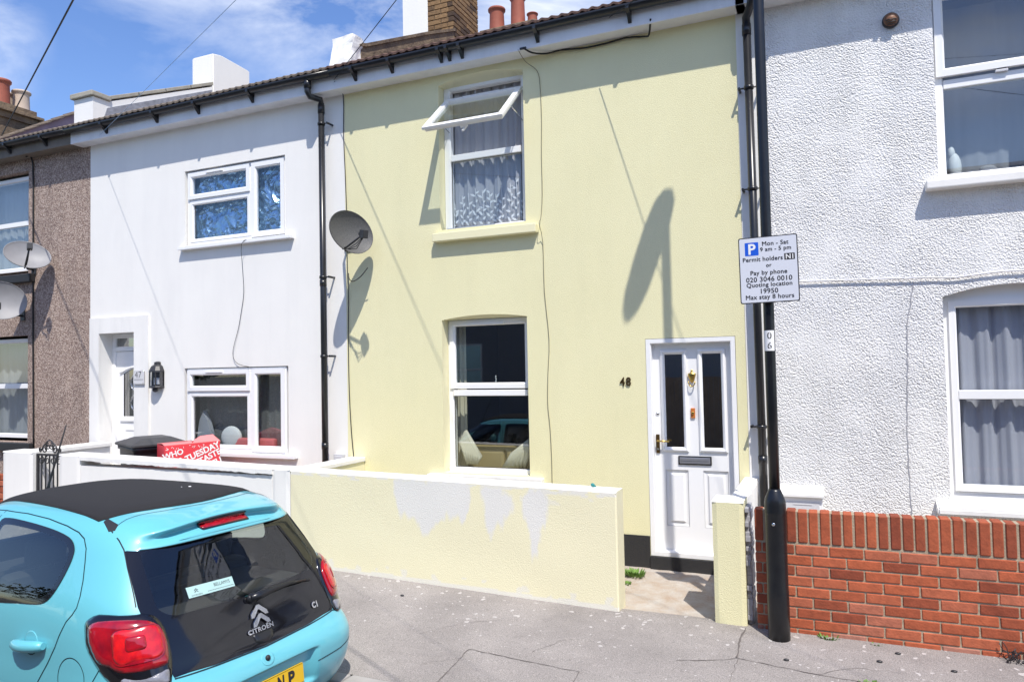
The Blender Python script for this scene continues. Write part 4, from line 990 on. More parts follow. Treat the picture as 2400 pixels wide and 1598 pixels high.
# ------------------------------------------------------------------ weeds
def weed(c,r,n,label,h=.06):
    b=MB()
    for i in range(n):
        a=random.uniform(0,6.28); q=r*math.sqrt(random.random()); p=Vector((c[0]+q*math.cos(a)*1.0,c[1]+q*math.sin(a)*.6,c[2]))
        d=Vector((math.cos(a)*.6,math.sin(a)*.6,random.uniform(.5,1.3))).normalized()*random.uniform(.4,1)*h; s=Vector((-math.sin(a),math.cos(a),0))*random.uniform(.006,.013)
        b.face([p,p+d*.55-s,p+d,p+d*.55+s])
    return tag(b.build('weed','weed',None,recalc=False),label,'weed')
weed((-.075,-.34,-.125),.085,150,'leafy green weed on the concrete nearest the black plinth',.085)
weed((-.115,-.60,-.135),.06,70,'smaller green weed beside the yellow front wall end',.05)
weed((.42,-1.27,-.15),.09,34,'thin grass tuft along the front edge of the concrete path',.03)
weed((1.55,-1.33,-.145),.06,40,'yellowish grass tuft at the brick wall foot near the lamp post',.05)
weed((1.86,-1.345,-.145),.035,24,'tiny green weed at the brick wall foot',.03)
weed((1.78,-1.965,-.155),.05,24,'small green weed growing in the pavement crack',.02)
b=MB()
for i in range(26):
    p=Vector((2.70+random.uniform(-.10,.08),-1.36+random.uniform(-.03,.03),-.15)); q=[p]
    for k in range(4): q.append(q[-1]+Vector((random.uniform(-.03,.03),random.uniform(-.02,.02),random.uniform(.0,.045))))
    b.tube(q,.0028,5)
tag(b.build('dead_twigs','dark_metal',None),'dark dead twigs at the brick wall foot by the right edge','twigs')
# litter dots on the pavement
for i,(x,y) in enumerate([(-1.77,-1.62),(1.86,-1.63),(2.28,-1.62),(1.30,-1.80),(1.98,-1.46)]):
    b=MB(); b.smooth=True; b.sphere((x,y,pave_z(x,y)+.006),.016,(1.2,.7,.5),u=8,v=6)
    tag(b.build('litter_scrap','dark_metal',None),['dark scrap on the pavement below the middle of the yellow wall','dark scrap on the pavement beyond the lamp post foot','dark scrap on the pavement farthest to the right','dark scrap on the pavement just in front of the lamp post','dark scrap close against the foot of the brick wall'][i],'litter')
# ------------------------------------------------------------------ iron gate
gt=thing('iron_gate','black wrought iron gate with scrolls between two white pillars','gate',(-6.83,-1.25,-.05))
b=MB(); b.box(-7.058,-7.034,-1.27,-1.245,-.02,.90); b.box(-6.632,-6.612,-1.27,-1.245,-.02,.90); b.box(-7.058,-6.612,-1.27,-1.245,.89,.912); b.box(-7.058,-6.612,-1.27,-1.245,.06,.08); 
for k in range(5):
    x=-6.975+k*.07; b.box(x-.006,x+.006,-1.264,-1.252,.08,.89)
b.build('gate_frame','dark_metal',gt)
b=MB()
def curl(cx,cz,r,s,turns=1.35,n=18): return [(cx+s*r*(1-.72*k/n)*math.cos(math.pi/2+turns*2*math.pi*k/n)-0,-1.257,cz+r*(1-.72*k/n)*math.sin(math.pi/2+turns*2*math.pi*k/n)) for k in range(n+1)]
for k in range(4):
    b.tube(curl(-6.985+k*.104,.835,.05,1 if k%2 else -1),.007,6)
b.tube(curl(-6.93,.965,.045,-1),.008,6); b.tube(curl(-6.74,.965,.045,1),.008,6); b.tube([(-7.0,-1.257,.93),(-6.95,-1.257,1.0),(-6.87,-1.257,1.06),(-6.835,-1.257,1.075),(-6.80,-1.257,1.06),(-6.72,-1.257,1.0),(-6.67,-1.257,.93)],.008,6)
b.tube(curl(-7.0,.955,.028,1),.007,6); b.tube(curl(-6.665,.955,.028,-1),.007,6); b.tube(curl(-6.86,1.0,.04,1),.007,6); b.tube(curl(-6.81,1.0,.04,-1),.007,6)
b.build('gate_scroll','dark_metal',gt)
# ------------------------------------------------------------------ wheelie bin
wbn=thing('wheelie_bin','black wheelie bin with closed sloping lid beside the red box','bin',(-5.95,-.62,.0))
MBn=Matrix.Translation((-5.95,-.60,.0))@Matrix.Rotation(R(-24),4,'Z')
b=MB()
def rr(hx,hy,z,cx=0,cy=0,r=.05,n=4):
    o=[]
    for sx,sy,a0 in ((1,1,0),(-1,1,90),(-1,-1,180),(1,-1,270)):
        for k in range(n+1):
            a=R(a0+90*k/n); o.append(MBn@Vector((cx+sx*(hx-r)+r*math.cos(a),cy+sy*(hy-r)+r*math.sin(a),z)))
    return o
b.smooth=True
b.loft([rr(.24,.22,.02),rr(.25,.23,.06),rr(.325,.275,.86),rr(.325,.275,.93),rr(.345,.295,.935),rr(.345,.295,.975)])
b.build('bin_body','bin_plastic',wbn)
b=MB()
b.smooth=False; b.loft([rr(.36,.305,.978,r=.03),rr(.372,.317,.985,r=.03),rr(.372,.317,1.005,r=.03),rr(.345,.29,1.018,r=.03),rr(.20,.16,1.075,.05,r=.03),rr(.06,.05,1.082,.06,r=.02)])
b.box(-.40,-.30,-.10,.10,.985,1.015,M=MBn,bev=.01)
b.build('bin_lid','bin_lid',wbn)
b=MB(); b.tube([MBn@Vector((-.41,-.24,.965)),MBn@Vector((-.41,.24,.965))],.022,10); b.box(-.42,-.33,-.26,-.22,.945,.985,M=MBn,bev=.006); b.box(-.42,-.33,.22,.26,.945,.985,M=MBn,bev=.006); b.build('bin_handle','bin_plastic',wbn)
for s in (-1,1):
    b=MB(); b.lathe([(.10,-.02),(.10,.02)],n=20,M=MBn@Matrix.Translation((-.2,s*.25,.10))@Matrix.Rotation(R(90),4,'X')); b.build('wheel','rubber',wbn)
b=MB(); pk=[(-.06,.84),(.0,.875),(.10,.83),(.22,.815),(.22,.79),(-.04,.79)]
b.prism(pk,lambda x,z:MBn@Vector((x,-.268-(z-.8)*.05-.006,z)),lambda x,z:MBn@Vector((x,-.268-(z-.8)*.05-.010,z))); b.build('torn_sticker','tan',wbn)
# ------------------------------------------------------------------ red printed carton
bx=thing('cardboard_box','tall red carton with bold white lettering beside the wheelie bin','box',(-5.0,-.65,.0))
MX=Matrix.Translation((-5.075,-.78,.0))@Matrix.Rotation(R(62),4,'Z')@Matrix.Diagonal((.78,1,1.0,1))
wv=lambda x,y,z:MX@Vector((x,y,z))
b=MB(); hw=.385; 
V8=[wv(-hw,0,0),wv(hw,0,0),wv(hw,.34,0),wv(-hw,.34,0),wv(-hw,0,1.02),wv(hw,0,1.03),wv(hw,.34,1.03),wv(-hw,.34,1.02)]
vs=[b.bm.verts.new(v) for v in V8]
for q in ((0,1,5,4),(1,2,6,5),(2,3,7,6),(3,0,4,7),(0,3,2,1)): b.face([vs[i] for i in q])
b.build('carton','card_red',bx,recalc=False)
b=MB()
def flap(pts,t=.006):
    P=[wv(*p) for p in pts]; n=(P[1]-P[0]).cross(P[-1]-P[0]).normalized()*t; b.loft([[p for p in P],[p+n for p in P]])
flap([(-hw,.0,1.02),(.0,.0,1.025),(.03,.15,1.035),(-.37,.16,1.028)]); flap([(-hw,.34,1.02),(-.37,.19,1.03),(.03,.19,1.042),(.1,.34,1.03)])
flap([(.0,.0,1.025),(hw,.0,1.03),(hw-.05,.17,1.095),(.16,.17,1.085),(.05,.1,1.05)]); flap([(hw,.0,1.03),(hw,.34,1.03),(hw-.05,.17,1.10)]); flap([(.12,.34,1.03),(hw,.34,1.03),(hw-.05,.18,1.09),(.16,.18,1.08)])
b.build('flap','card_pink',bx)
b=MB()
ink=lambda x,z:wv(x,-.003,1.022-(1.0-z)*.82)
a=R(15)
for s,h,c,a in (('WHO',.083,(-.272,.878),14),('TUESDAY',.090,(.135,.885),21),('SAYS',.084,(-.262,.755),16),('TASTE',.088,(.236,.812),23),("CAN'T",.084,(-.055,.70),22),('SATU',.088,(.272,.70),23),('LIKE',.084,(-.03,.585),22)):
    VF=text2d(s,height=h,bold=.03,spacing=1.0,center=c,rot=R(a))
    put2d(b,VF,ink)
for k in range(26):
    x=random.uniform(-.36,.36); z=.985-random.uniform(.0,.05)
    t=random.uniform(0,3.1); l=.011; w=.0028; dx,dz=math.cos(t)*l,math.sin(t)*l; b.face([ink(x-dx-dz*.25,z-dz+dx*.25),ink(x-dx+dz*.25,z-dz-dx*.25),ink(x+dx+dz*.25,z+dz-dx*.25),ink(x+dx-dz*.25,z+dz+dx*.25)])
b.build('lettering','print_white',bx,recalc=False)
# ------------------------------------------------------------------ satellite dishes
def dish(center,bore,roll,w,h,anchor,m,label,lnb=True,wires=True):
    c=Vector(center); d=Vector(bore).normalized(); up=Vector((0,0,1)); sx=d.cross(up).normalized()*-1; sz=sx.cross(d)*-1
    sx=up.cross(d).normalized(); sz=d.cross(sx).normalized(); rq=Matrix.Rotation(roll,3,d); sx=rq@sx; sz=rq@sz
    t=thing('satellite_dish',label,'satellite dish',anchor)
    b=MB(); b.smooth=True; n=36; rings=[]
    P=lambda r,a,o=0:c+sx*(w/2*r*math.cos(a))+sz*(h/2*r*math.sin(a))-d*(.075*(1-r*r)+o)
    for i in range(13): rings.append([P(max(i/12,.01),2*math.pi*k/n) for k in range(n)])
    rings.append([P(1.025,2*math.pi*k/n,-.006) for k in range(n)]); rings.append([P(1.03,2*math.pi*k/n,.012) for k in range(n)])
    for i in range(12,-1,-1): rings.append([P(max(i/12*.99,.01),2*math.pi*k/n,.012) for k in range(n)])
    b.loft(rings); b.build('reflector',m,t,recalc=False)
    b=MB(); low=c-sz*(h*.46)-d*.01; tip=c+d*.36-sz*(h*.30); b.tube([low-d*.04,low+d*.05,tip-d*.02],.011,8); b.build('arm','dark_metal',t)
    ld=(c-d*.05-tip).normalized(); Q=ld.to_track_quat('Z','Y').to_matrix().to_4x4(); ML=Matrix.Translation(tip)@Q
    b=MB(); b.lathe([(.022,.05),(.030,.055),(.030,.085),(.018,.09)],n=14,M=ML); b.box(-.032,.032,-.045,.045,-.045,.05,M=ML,bev=.008); ln=b.build('lnb','dark_metal',t)
    b=MB(); b.lathe([(.027,.088),(.027,.092)],n=14,M=ML); b.box(-.012,.012,-.046,-.044,-.0,.03,M=ML); b.build('lnb_cap','print_white',ln)
    b=MB(); a=Vector(anchor); b.tube([c-d*.085,c-d*.13-sz*.03,(a.x,-.10,a.z-.02),(a.x,-.015,a.z-.02)],.016,10); b.box(a.x-.05,a.x+.05,-.016,-.001,a.z-.09,a.z+.07,bev=.004); b.box(-.06,.06,-.07,.07,-.014,.0,M=Matrix.Translation(c-d*.078)@d.to_track_quat('Z','Y').to_matrix().to_4x4(),bev=.004); b.build('bracket','dark_metal',t)
    if wires:
        b=MB()
        for k in range(3):
            o=Vector((.01*k,0,-.012*k)); b.tube([tip+o*.3-sz*.03,tip-d*.10-sz*(.09+.02*k)+o,low+d*.10-sz*(.04-.01*k)+o,low-d*.02],.0042,6)
        b.build('lead','cable_black',t)
    return t
dish((-3.15,-.37,3.345),(.90,-.42,.10),R(-26),.53,.45,(-3.46,-.001,3.30),'dish_grey','dark grey mesh dish on the joint between the white and yellow houses')
dish((-8.68,-.34,3.545),(.90,-.42,.55),R(-12),.56,.44,(-9.05,-.001,3.42),'dish_light','upper pale dish beside the upper pebbledash house window')
dish((-9.22,-.38,2.93),(.86,-.50,.12),R(-10),.64,.54,(-9.30,-.001,2.75),'dish_light','lower pale dish cut by the left edge above the lower pebbledash window')
# cables by the dark dish and along the yellow eaves
cable('cable','black cable running down the joint beside the dark dish',[(-3.485,-.20,5.15),(-3.50,-.02,5.06),(-3.505,-.012,4.6),(-3.49,-.012,4.2),(-3.475,-.012,3.7),(-3.47,-.015,3.3),(-3.445,-.05,3.02),(-3.46,-.015,2.7),(-3.47,-.012,2.2),(-3.465,-.012,1.6),(-3.44,-.012,1.1),(-3.40,-.012,.7),(-3.39,-.012,.4)],.0052)
cable('cable','second thin cable hanging below the dark dish with a free loop',[(-3.45,-.02,2.95),(-3.42,-.05,2.88),(-3.33,-.10,2.84),(-3.2,-.14,2.88),(-3.08,-.17,2.97)],.005)
cable('cable','black cable clipped under the eaves and looping at the top right of the yellow house',[(-1.13,-.205,5.075),(-1.05,-.15,5.03),(-.93,-.05,5.04),(-.8,-.02,5.06),(-.65,-.02,5.045),(-.5,-.02,5.03),(-.3,-.02,5.035),(-.1,-.02,5.05),(.08,-.03,5.02),(.14,-.1,5.0),(.18,-.2,5.1)],.009)
cable('cable','thin cable running down the yellow front between windows and door',[(-1.19,-.20,5.07),(-1.17,-.05,5.0),(-1.06,-.012,4.9),(-1.03,-.010,4.75),(-1.02,-.010,4.4),(-1.03,-.010,4.0),(-1.03,-.010,3.6),(-1.05,-.012,3.36),(-1.04,-.09,3.28),(-1.035,-.012,3.1),(-1.03,-.010,2.6),(-.99,-.010,2.1),(-1.01,-.010,1.75),(-1.02,-.010,1.45),(-1.0,-.010,1.2),(-.99,-.010,.9),(-.99,-.010,.6)],.003,'cable_olive')
b=MB(); b.box(-1.17,-1.10,-.206,-.192,5.062,5.085,bev=.003); tag(b.build('cable_clip','dark_metal',None),'small dark clip on the white fascia where the thin cable starts','clip')
# overhead wires, each from the eaves to a pole down the street
def wire(label,A,a,c,d,sag,r=.008,m='cable_black'):
    A=Vector(A); v=Vector((a,-1,c)); pts=[]
    for k in range(25):
        t=k/24; pts.append(A+v*(d*t)-Vector((0,0,sag*4*t*(1-t))))
    b=MB(); b.tube(pts,r,6); return tag(b.build('overhead_wire',m,None),label,'wire')
wire('black overhead wire rising from the white and yellow eaves joint past the chimney',(-3.49,-.20,5.17),1.549,.196,9.5,.0,.0042)
wire('black overhead wire rising across the sky from the pebbledash house chimney',(-9.42,-.25,5.38),2.0,-.144,9.0,.0,.0075)
wire('faint overhead wire from the hook at the left end of the white fascia',(-7.40,-.20,5.10),1.84,-.209,9.0,.0,.0022,'wire_pale')
wire('overhead wire from the top right corner of the yellow house eaves',(-.20,-.28,5.16),1.3,-.04,9.0,.0,.0042)
# ------------------------------------------------------------------ lamp post with its plates
lp_=thing('lamp_post','black steel street lamp post with a thick base in front of the brick wall','street lamp',(1.238,-1.45,-.2))
b=MB(); b.lathe([(.0745,-.2),(.0745,.20),(.0725,.215),(.0725,.745),(.0735,.748),(.0735,.755),(.0735,.82),(.068,.85),(.045,.905),(.038,.92)],(1.238,-1.45,0),n=36); b.build('lamp_base','black_paint',lp_)
b=MB(); b.lathe([(.0375,.915),(.0375,1.6),(.037,6.1),(.030,6.2)],(1.238,-1.45,0),n=28); b.build('column','black_paint',lp_)
b=MB(); b.box(1.165,1.31,-1.5262,-1.5252,.22,.735) ; b.bm.clear(); b.smooth=True
b.sphere((1.228,-1.526,.68),.011,(1,.5,1)); b.build('door_bolt','chrome',lp_)
b=MB(); n=14; pl=[]
b.smooth=True
Lm=[(-1.40,.05),(-1.45,.10),(-1.55,.125),(-1.72,.13),(-1.88,.115),(-1.97,.08),(-2.02,.03)]
rings=[]
for y,w in Lm: rings.append([(1.238+w*math.cos(2*math.pi*k/n),y,6.29+.055*math.sin(2*math.pi*k/n)*(w/.13)) for k in range(n)])
b.loft(rings); b.tube([(1.238,-1.45,6.15),(1.238,-1.45,6.28)],.034,12); b.build('lamp_head','dark_metal',lp_)
b=MB(); b.smooth=True; ang=[R(-90+s) for s in range(-62,63,6)]
for a,c in zip(ang,ang[1:]): 
    f=lambda t,z,r=.0388:(1.238+r*math.cos(t),-1.45+r*math.sin(t),z); b.face([f(a,1.90),f(c,1.90),f(c,2.045),f(a,2.045)])
lbp=b.build('number_label','print_white',lp_,recalc=False)
b=MB()
for s,z in (('0',2.008),('6',1.938)):
    put2d(b,text2d(s,height=.048,bold=.01,center=(0,z)),lambda x,z:(1.238+.0394*math.sin((x+.002)/.0394),-1.45-.0394*math.cos((x+.002)/.0394),z))
b.build('lettering','print_black',lbp,recalc=False)
# parking sign
sg=thing('parking_sign','white parking sign with a blue P square on the lamp post','sign',(1.252,-1.5,2.235))
sx0,sx1,sz0,sz1=1.053,1.451,2.24,2.714; SA=Matrix.Translation((1.252,-1.53,2.477))@Matrix.Rotation(R(-.6),4,'Y')
b=MB(); RP=round_poly([(-.199,-.237),(.199,-.237),(.199,.237),(-.199,.237)],.016); b.prism(RP,lambda x,z:SA@Vector((x,0,z)),lambda x,z:SA@Vector((x,.006,z))); b.build('sign_border','print_black',sg)
b=MB(); RP=round_poly([(-.192,-.230),(.192,-.230),(.192,.230),(-.192,.230)],.012); b.prism(RP,lambda x,z:SA@Vector((x,-.0016,z)),lambda x,z:SA@Vector((x,.004,z))); b.build('sign_face','sign_white',sg)
on=lambda k:(lambda x,z:SA@Vector((x,-.0020-k*.0012,z)))
b=MB(); b.face([on(0)(x,z) for x,z in round_poly([(-.155,.105),(-.062,.105),(-.062,.2),(-.155,.2)],.006)]); b.build('parking_square','sign_blue',sg,recalc=False)
b=MB(); put2d(b,text2d('P',height=.076,bold=.025,center=(-.106,.152)),on(1)); b.build('lettering','print_white',sg,recalc=False)
b=MB(); b.face([on(0)(x,z) for x,z in round_poly([(.108,.058),(.178,.058),(.178,.104),(.108,.104)],.004)]); b.build('zone_square','print_black',sg,recalc=False)
for s,w,c in (('Mon - Sat',.175,(.052,.185)),('9 am - 5 pm',.205,(.052,.14)),('Permit holders',.268,(-.037,.077)),('or',.036,(.003,.026)),('Pay by phone',.245,(.0,-.025)),('020 3046 0010',.308,(.0,-.068)),('Quoting location',.305,(.0,-.111)),('19950',.115,(.0,-.152)),('Max stay 8 hours',.322,(.0,-.198))):
    VF=text2d(s,width=w,bold=.0,spacing=1.05,center=c); b=MB()
    for k,(ox,oz) in enumerate(((-.0011,0),(.0011,0),(0,.0009),(0,-.0006))): put2d(b,([(x+ox,z+oz) for x,z in VF[0]],VF[1]),on(.2*k))
    b.build('lettering','print_black',sg,recalc=False)
b=MB(); put2d(b,text2d('N1',height=.034,bold=.02,center=(.143,.081)),on(1)); b.build('lettering','print_white',sg,recalc=False)
b=MB()
for z in (2.34,2.62): b.box(1.17,1.31,-1.524,-1.49,z-.012,z+.012,bev=.003); b.tube([(1.238,-1.45,z-.012),(1.238,-1.45,z+.012)],.041,20)
b.build('sign_clip','dark_metal',sg)
# ------------------------------------------------------------------ far side of the street (seen only in the window panes)
ho=thing('terraced_house','grey rendered house across the street seen only in reflections','house',(-6,-14,-.3))
b=MB(); V,T_,_=fill([[(-13,-.3),(14,-.3),(14,5.4),(-13,5.4)],[(-9.4,1.0),(-8.2,1.0),(-8.2,2.6),(-9.4,2.6)]]); vs=[b.bm.verts.new((v[0],-13,v[1])) for v in V]
for t in T_: b.face([vs[i] for i in t])
for (xa,ya,xb,yb) in ((-13,-13,-13,-20),(14,-13,14,-20),(-13,-20,14,-20)): b.face([(xa,ya,-.3),(xb,yb,-.3),(xb,yb,5.4),(xa,ya,5.4)])
b.build('wall','opp_wall',ho,recalc=False)
b=MB(); b.face([(-13.2,-12.7,5.35),(14.2,-12.7,5.35),(14.2,-16.5,7.2),(-13.2,-16.5,7.2)]); b.face([(-13.2,-20.3,5.35),(14.2,-20.3,5.35),(14.2,-16.5,7.2),(-13.2,-16.5,7.2)]); b.build('roof','tile_grey',ho,recalc=False)
b=MB(); b.frame(-9.4,-8.2,1.0,2.6,[(0,-13.05),(0,-13.0),(.06,-13.0),(.06,-13.05)]); b.box(-9.35,-8.25,-13.05,-13,1.75,1.82); wo_=b.build('window','upvc',ho); pane(wo_,-9.35,-8.25,1.05,2.55,-13.03,'foil')
fe=thing('board_fence','dark brown board fence across the street seen only in reflections','fence',(-3,-11,-.3))
b=MB(); x=-4.6
while x<9: b.box(x,x+.11,-11.02,-11.0-.015*random.random(),-.35,1.5+.02*random.random()); x+=.118
b.build('fence_board','opp_fence',fe)
tr=thing('garden_tree','dark leafy tree across the street seen only in reflections','tree',(-18.5,-15,-.3))
b=MB(); b.tube([(-18.5,-15,-.4),(-18.5,-15.1,2),(-18.3,-15,4)],[.2,.16,.08],10); b.build('trunk','wood',tr)
b=MB()
for k in range(2600):
    g=random.choice([(-18.5,-15,4.3,2.3),(-17,-14.5,3.5,1.7),(-20.3,-15.5,3.7,1.9),(-22.5,-15,3.4,2.2),(-15.8,-15.5,2.9,1.6)]); v=Vector((random.gauss(0,1),random.gauss(0,1),random.gauss(0,1))).normalized()*g[3]*random.random()**.4
    p=Vector(g[:3])+v; a=Vector((random.gauss(0,1),random.gauss(0,1),random.gauss(0,1))).normalized()*.22; c=a.orthogonal().normalized()*.12; b.face([p-a,p+c,p+a,p-c])
b.build('crown','leaf_dark',tr,recalc=False)
# ------------------------------------------------------------------ turquoise car (car axes: X forward from the rear, Y to its left, Z up)
CAR_ROWS=[ # z, rear x, half width, front x, corner exponent
(.16,.12,.68,3.30,6.4),(.22,.04,.74,3.38,6.8),(.30,-.02,.780,3.43,7.2),(.40,-.055,.800,3.46,7.6),(.50,-.065,.808,3.462,7.8),
(.56,-.058,.810,3.45,7.8),(.61,-.035,.810,3.44,7.6),(.65,-.005,.809,3.42,7.4),(.70,.026,.807,3.39,7.2),(.76,.050,.805,3.33,7.1),
(.82,.075,.802,3.24,7.0),(.88,.103,.797,3.12,7.0),(.94,.132,.789,2.96,6.9),(1.0,.163,.776,2.80,6.7),
(1.06,.195,.755,2.66,6.4),(1.14,.235,.719,2.52,5.9),(1.22,.274,.682,2.38,5.4),(1.29,.308,.648,2.25,5.0),
(1.34,.336,.620,2.18,4.6),(1.375,.368,.594,2.13,4.3),(1.405,.420,.558,2.07,4.0),(1.428,.50,.512,2.0,3.6),
(1.446,.62,.44,1.93,3.2),(1.457,.80,.33,1.87,3.0),(1.463,1.0,.19,1.80,2.6),(1.464,1.3,.0,1.70,2.4)]
def cr(p0,p1,p2,p3,t):
    return tuple(.5*((2*b)+(c-a)*t+(2*a-5*b+4*c-d)*t*t+(3*b-a-3*c+d)*t**3) for a,b,c,d in zip(p0,p1,p2,p3))
def sstep(a,b,x):
    t=min(1,max(0,(x-a)/(b-a))); return t*t*(3-2*t)
def car_body_grid(nu=150,sub=9):
    R=CAR_ROWS; rings=[]
    rows=[]
    for i in range(len(R)-1):
        for k in range(sub):
            rows.append(cr(R[max(i-1,0)],R[i],R[i+1],R[min(i+2,len(R)-1)],k/sub))
    rows.append(R[-1])
    verts=[]
    for (z,xr,w,xf,n) in rows:
        w=max(w,0.0005)
        L=(xf-xr); Lr=min(1.35,L*.5); Lf=L-Lr
        half=[]
        for j in range(nu+1):
            s=j/nu
            th=math.pi*s
            # rear quadrant theta 0..pi/2 then front
            if th<=math.pi/2:
                c,sn=math.cos(th),math.sin(th)
                # blend sampling to give the rear face enough vertices
                x=xr+Lr*(1-abs(c)**(2/n)); y=w*abs(sn)**(2/n)
            else:
                c,sn=-math.cos(th),math.sin(th)
                m=3.0 if z>.9 else 3.6
                x=xr+Lr+Lf*abs(c)**(2/m); y=w*abs(sn)**(2/n)
            half.append((x,y))
        ring=[(x,y) for x,y in half]+[(x,-y) for x,y in half[-2:0:-1]]
        out=[]
        for x,y in ring:
            X,Y,Z=x,y,z
            if X<.9 and 1.27<Z<1.45: # spoiler ridge with a hollow below it
                a=abs(Y); f=1-sstep(.36,.565,a); zr=1.392-.16*a*a
                ridge=math.exp(-((Z-zr)/.017)**2); hol=math.exp(-((Z-(zr-.042))/.019)**2)
                g=1-sstep(.45,.75,X)
                X+=(-.042*ridge+.040*hol)*f*g
            if X<.35 and .30<Z<.60: # recess round the number plate
                f=(1-sstep(.31,.345,abs(Y)))*sstep(.34,.37,Z)*(1-sstep(.535,.555,Z))
                X+=.035*f
            out.append((X,Y,Z))
        verts.append(out)
    return verts
CX,CY,CZ,CW=-1.395,-3.655,-.41,-.088
MC=Matrix.Translation((CX,CY,CZ))@Matrix.Rotation(CW,4,'Z')@Matrix.Diagonal((-1,-1,1,1))
car=thing('parked_car','turquoise hatchback with a black fabric roof parked at the kerb','car',(-3.1,-3.55,-.34))
grid=car_body_grid(260,9); nR=len(grid[0]); CV=[Vector(v) for r in grid for v in r]
CFc=[(i*nR+j,i*nR+(j+1)%nR,(i+1)*nR+(j+1)%nR,(i+1)*nR+j) for i in range(len(grid)-1) for j in range(nR)]
BVH=BVHTree.FromPolygons(CV,CFc)
CN=[Vector() for v in CV]
for f in CFc:
    c=(CV[f[2]]-CV[f[0]]).cross(CV[f[3]]-CV[f[1]])
    for i in f: CN[i]+=c
CN=[c.normalized() if c.length>0 else Vector((0,0,1)) for c in CN]
S2=2**.5
def ray_of(mode,a,z):
    if mode=='rear': return Vector((-2,a,z)),Vector((1,0,0))
    if mode=='front': return Vector((6,a,z)),Vector((-1,0,0))
    if mode=='left': return Vector((a,3,z)),Vector((0,-1,0))
    if mode=='right': return Vector((a,-3,z)),Vector((0,1,0))
    if mode=='top': return Vector((a,z,3)),Vector((0,0,-1))
    if mode=='diagL': return Vector((a/S2-2,a/S2+2,z)),Vector((1,-1,0))/S2
    if mode=='diagR': return Vector((a/S2-2,-a/S2-2,z)),Vector((1,1,0))/S2
def onbody(mode,a,z,off=0):
    o,d=ray_of(mode,a,z)
    h=BVH.ray_cast(o,d)
    if h[0] is None:
        h=BVH.find_nearest(o+d*2.2); 
    ws=0; n=Vector()
    for i in CFc[h[2]]:
        w=1/((CV[i]-h[0]).length_squared+1e-9); n+=CN[i]*w
    n.normalize()
    if n.dot(d)>0: n=-n
    return h[0]+n*off,n
def patch(name,m,loops,mode,off,dome=0,rim=.03,step=.03,depth=.012,parent=None,inner=0):
    b=MB(); b.smooth=True; V,T_,sd=fill(loops,step); vs=[]; nn=[]
    for v in V:
        t=min(1,sd(v[0],v[1])/rim) if dome else 0
        p,n=onbody(mode,v[0],v[1],off+dome*(1-(1-t)**2)); vs.append(b.bm.verts.new(MC@p)); nn.append(MC.to_3x3()@(Vector((n.x,n.y*.4,n.z)) if mode=='rear' else n))
    for t in T_: b.face([vs[i] for i in t])
    k=0
    for lp in loops:
        n_=len(lp)
        lo=[]
        for i in range(n_):
            p,n=onbody(mode,lp[i][0],lp[i][1],off-depth); lo.append(b.bm.verts.new(MC@p))
        for i in range(n_):
            f=b.face([vs[k+i],vs[k+(i+1)%n_],lo[(i+1)%n_],lo[i]]); 
            if f: f.smooth=False
        k+=n_
    bmesh.ops.recalc_face_normals(b.bm,faces=b.bm.faces[:])
    o=b.build(name,m,parent or car,recalc=False)
    if not dome:
        me=o.data; me.normals_split_custom_set_from_vertices([n.normalized() for n in nn]+[v.normal.copy() for v in me.vertices[len(nn):]])
    return o
def seam(pts,mode,w=.007,off=.0012,name='panel_gap',m='seam',seg=.03,parent=None,height=None):
    b=MB(); P=[]
    for a,c in zip(pts,pts[1:]):
        n=max(1,int(math.hypot(c[0]-a[0],c[1]-a[1])/seg))
        for k in range(n): P.append((a[0]+(c[0]-a[0])*k/n,a[1]+(c[1]-a[1])*k/n))
    P.append(pts[-1]); Q=[onbody(mode,*p,off) for p in P]; l=[];r=[]
    for i,(p,n) in enumerate(Q):
        d=(Q[min(i+1,len(Q)-1)][0]-Q[max(i-1,0)][0]).normalized(); s=d.cross(n).normalized()*w/2; l.append(b.bm.verts.new(MC@(p-s))); r.append(b.bm.verts.new(MC@(p+s)))
    for i in range(len(Q)-1): b.face([l[i],r[i],r[i+1],l[i+1]])
    return b.build(name,m,parent or car,recalc=False)
mir=lambda lp:[(-a,z) for a,z in reversed(lp)]
symy=lambda half:[(a,z) for a,z in half]+[(-a,z) for a,z in reversed(half)]
# outlines

GLASS=[(0,1.300),(.3,1.298),(.575,1.280),(.598,1.205),(.614,1.126),(.634,1.03),(.630,.92),(.60,.80),(.575,.688),(.333,.673),(0,.662),(-.333,.673),(-.575,.688),(-.60,.80),(-.630,.92),(-.634,1.03),(-.614,1.126),(-.598,1.205),(-.575,1.280),(-.3,1.298)]
CLEAR=round_poly([(.535,1.276),(.565,1.0),(.50,.955),(0,.93),(-.50,.955),(-.565,1.0),(-.535,1.276)],.04)
SIDE=smooth_loop([(1.555,1.370),(1.449,1.372),(1.236,1.364),(1.034,1.350),(.893,1.332),(.818,1.312),(.770,1.280),(.752,1.240),(.751,1.179),(.766,1.104),(.790,1.052),(.830,1.018),(.901,1.0),(1.07,.985),(1.249,.967),(1.55,.949),(1.600,.952),(1.607,.985),(1.608,1.15),(1.606,1.33),(1.598,1.362)],3)
SIDEF=round_poly([(1.68,1.366),(1.70,.942),(2.50,.93),(2.42,1.0),(2.02,1.33),(1.95,1.352)],.05)
def shrink(lp,k):
    cx=sum(p[0] for p in lp)/len(lp); cz=sum(p[1] for p in lp)/len(lp); return [(p[0]+(cx-p[0])*k,p[1]+(cz-p[1])*k*1.6) for p in lp]
SIDEc=shrink(SIDE,.085); SIDEFc=shrink(SIDEF,.085)
WIND=round_poly([(.56,1.36),(.66,1.0),(-.66,1.0),(-.56,1.36)],.06); WINDc=shrink(WIND,.06)
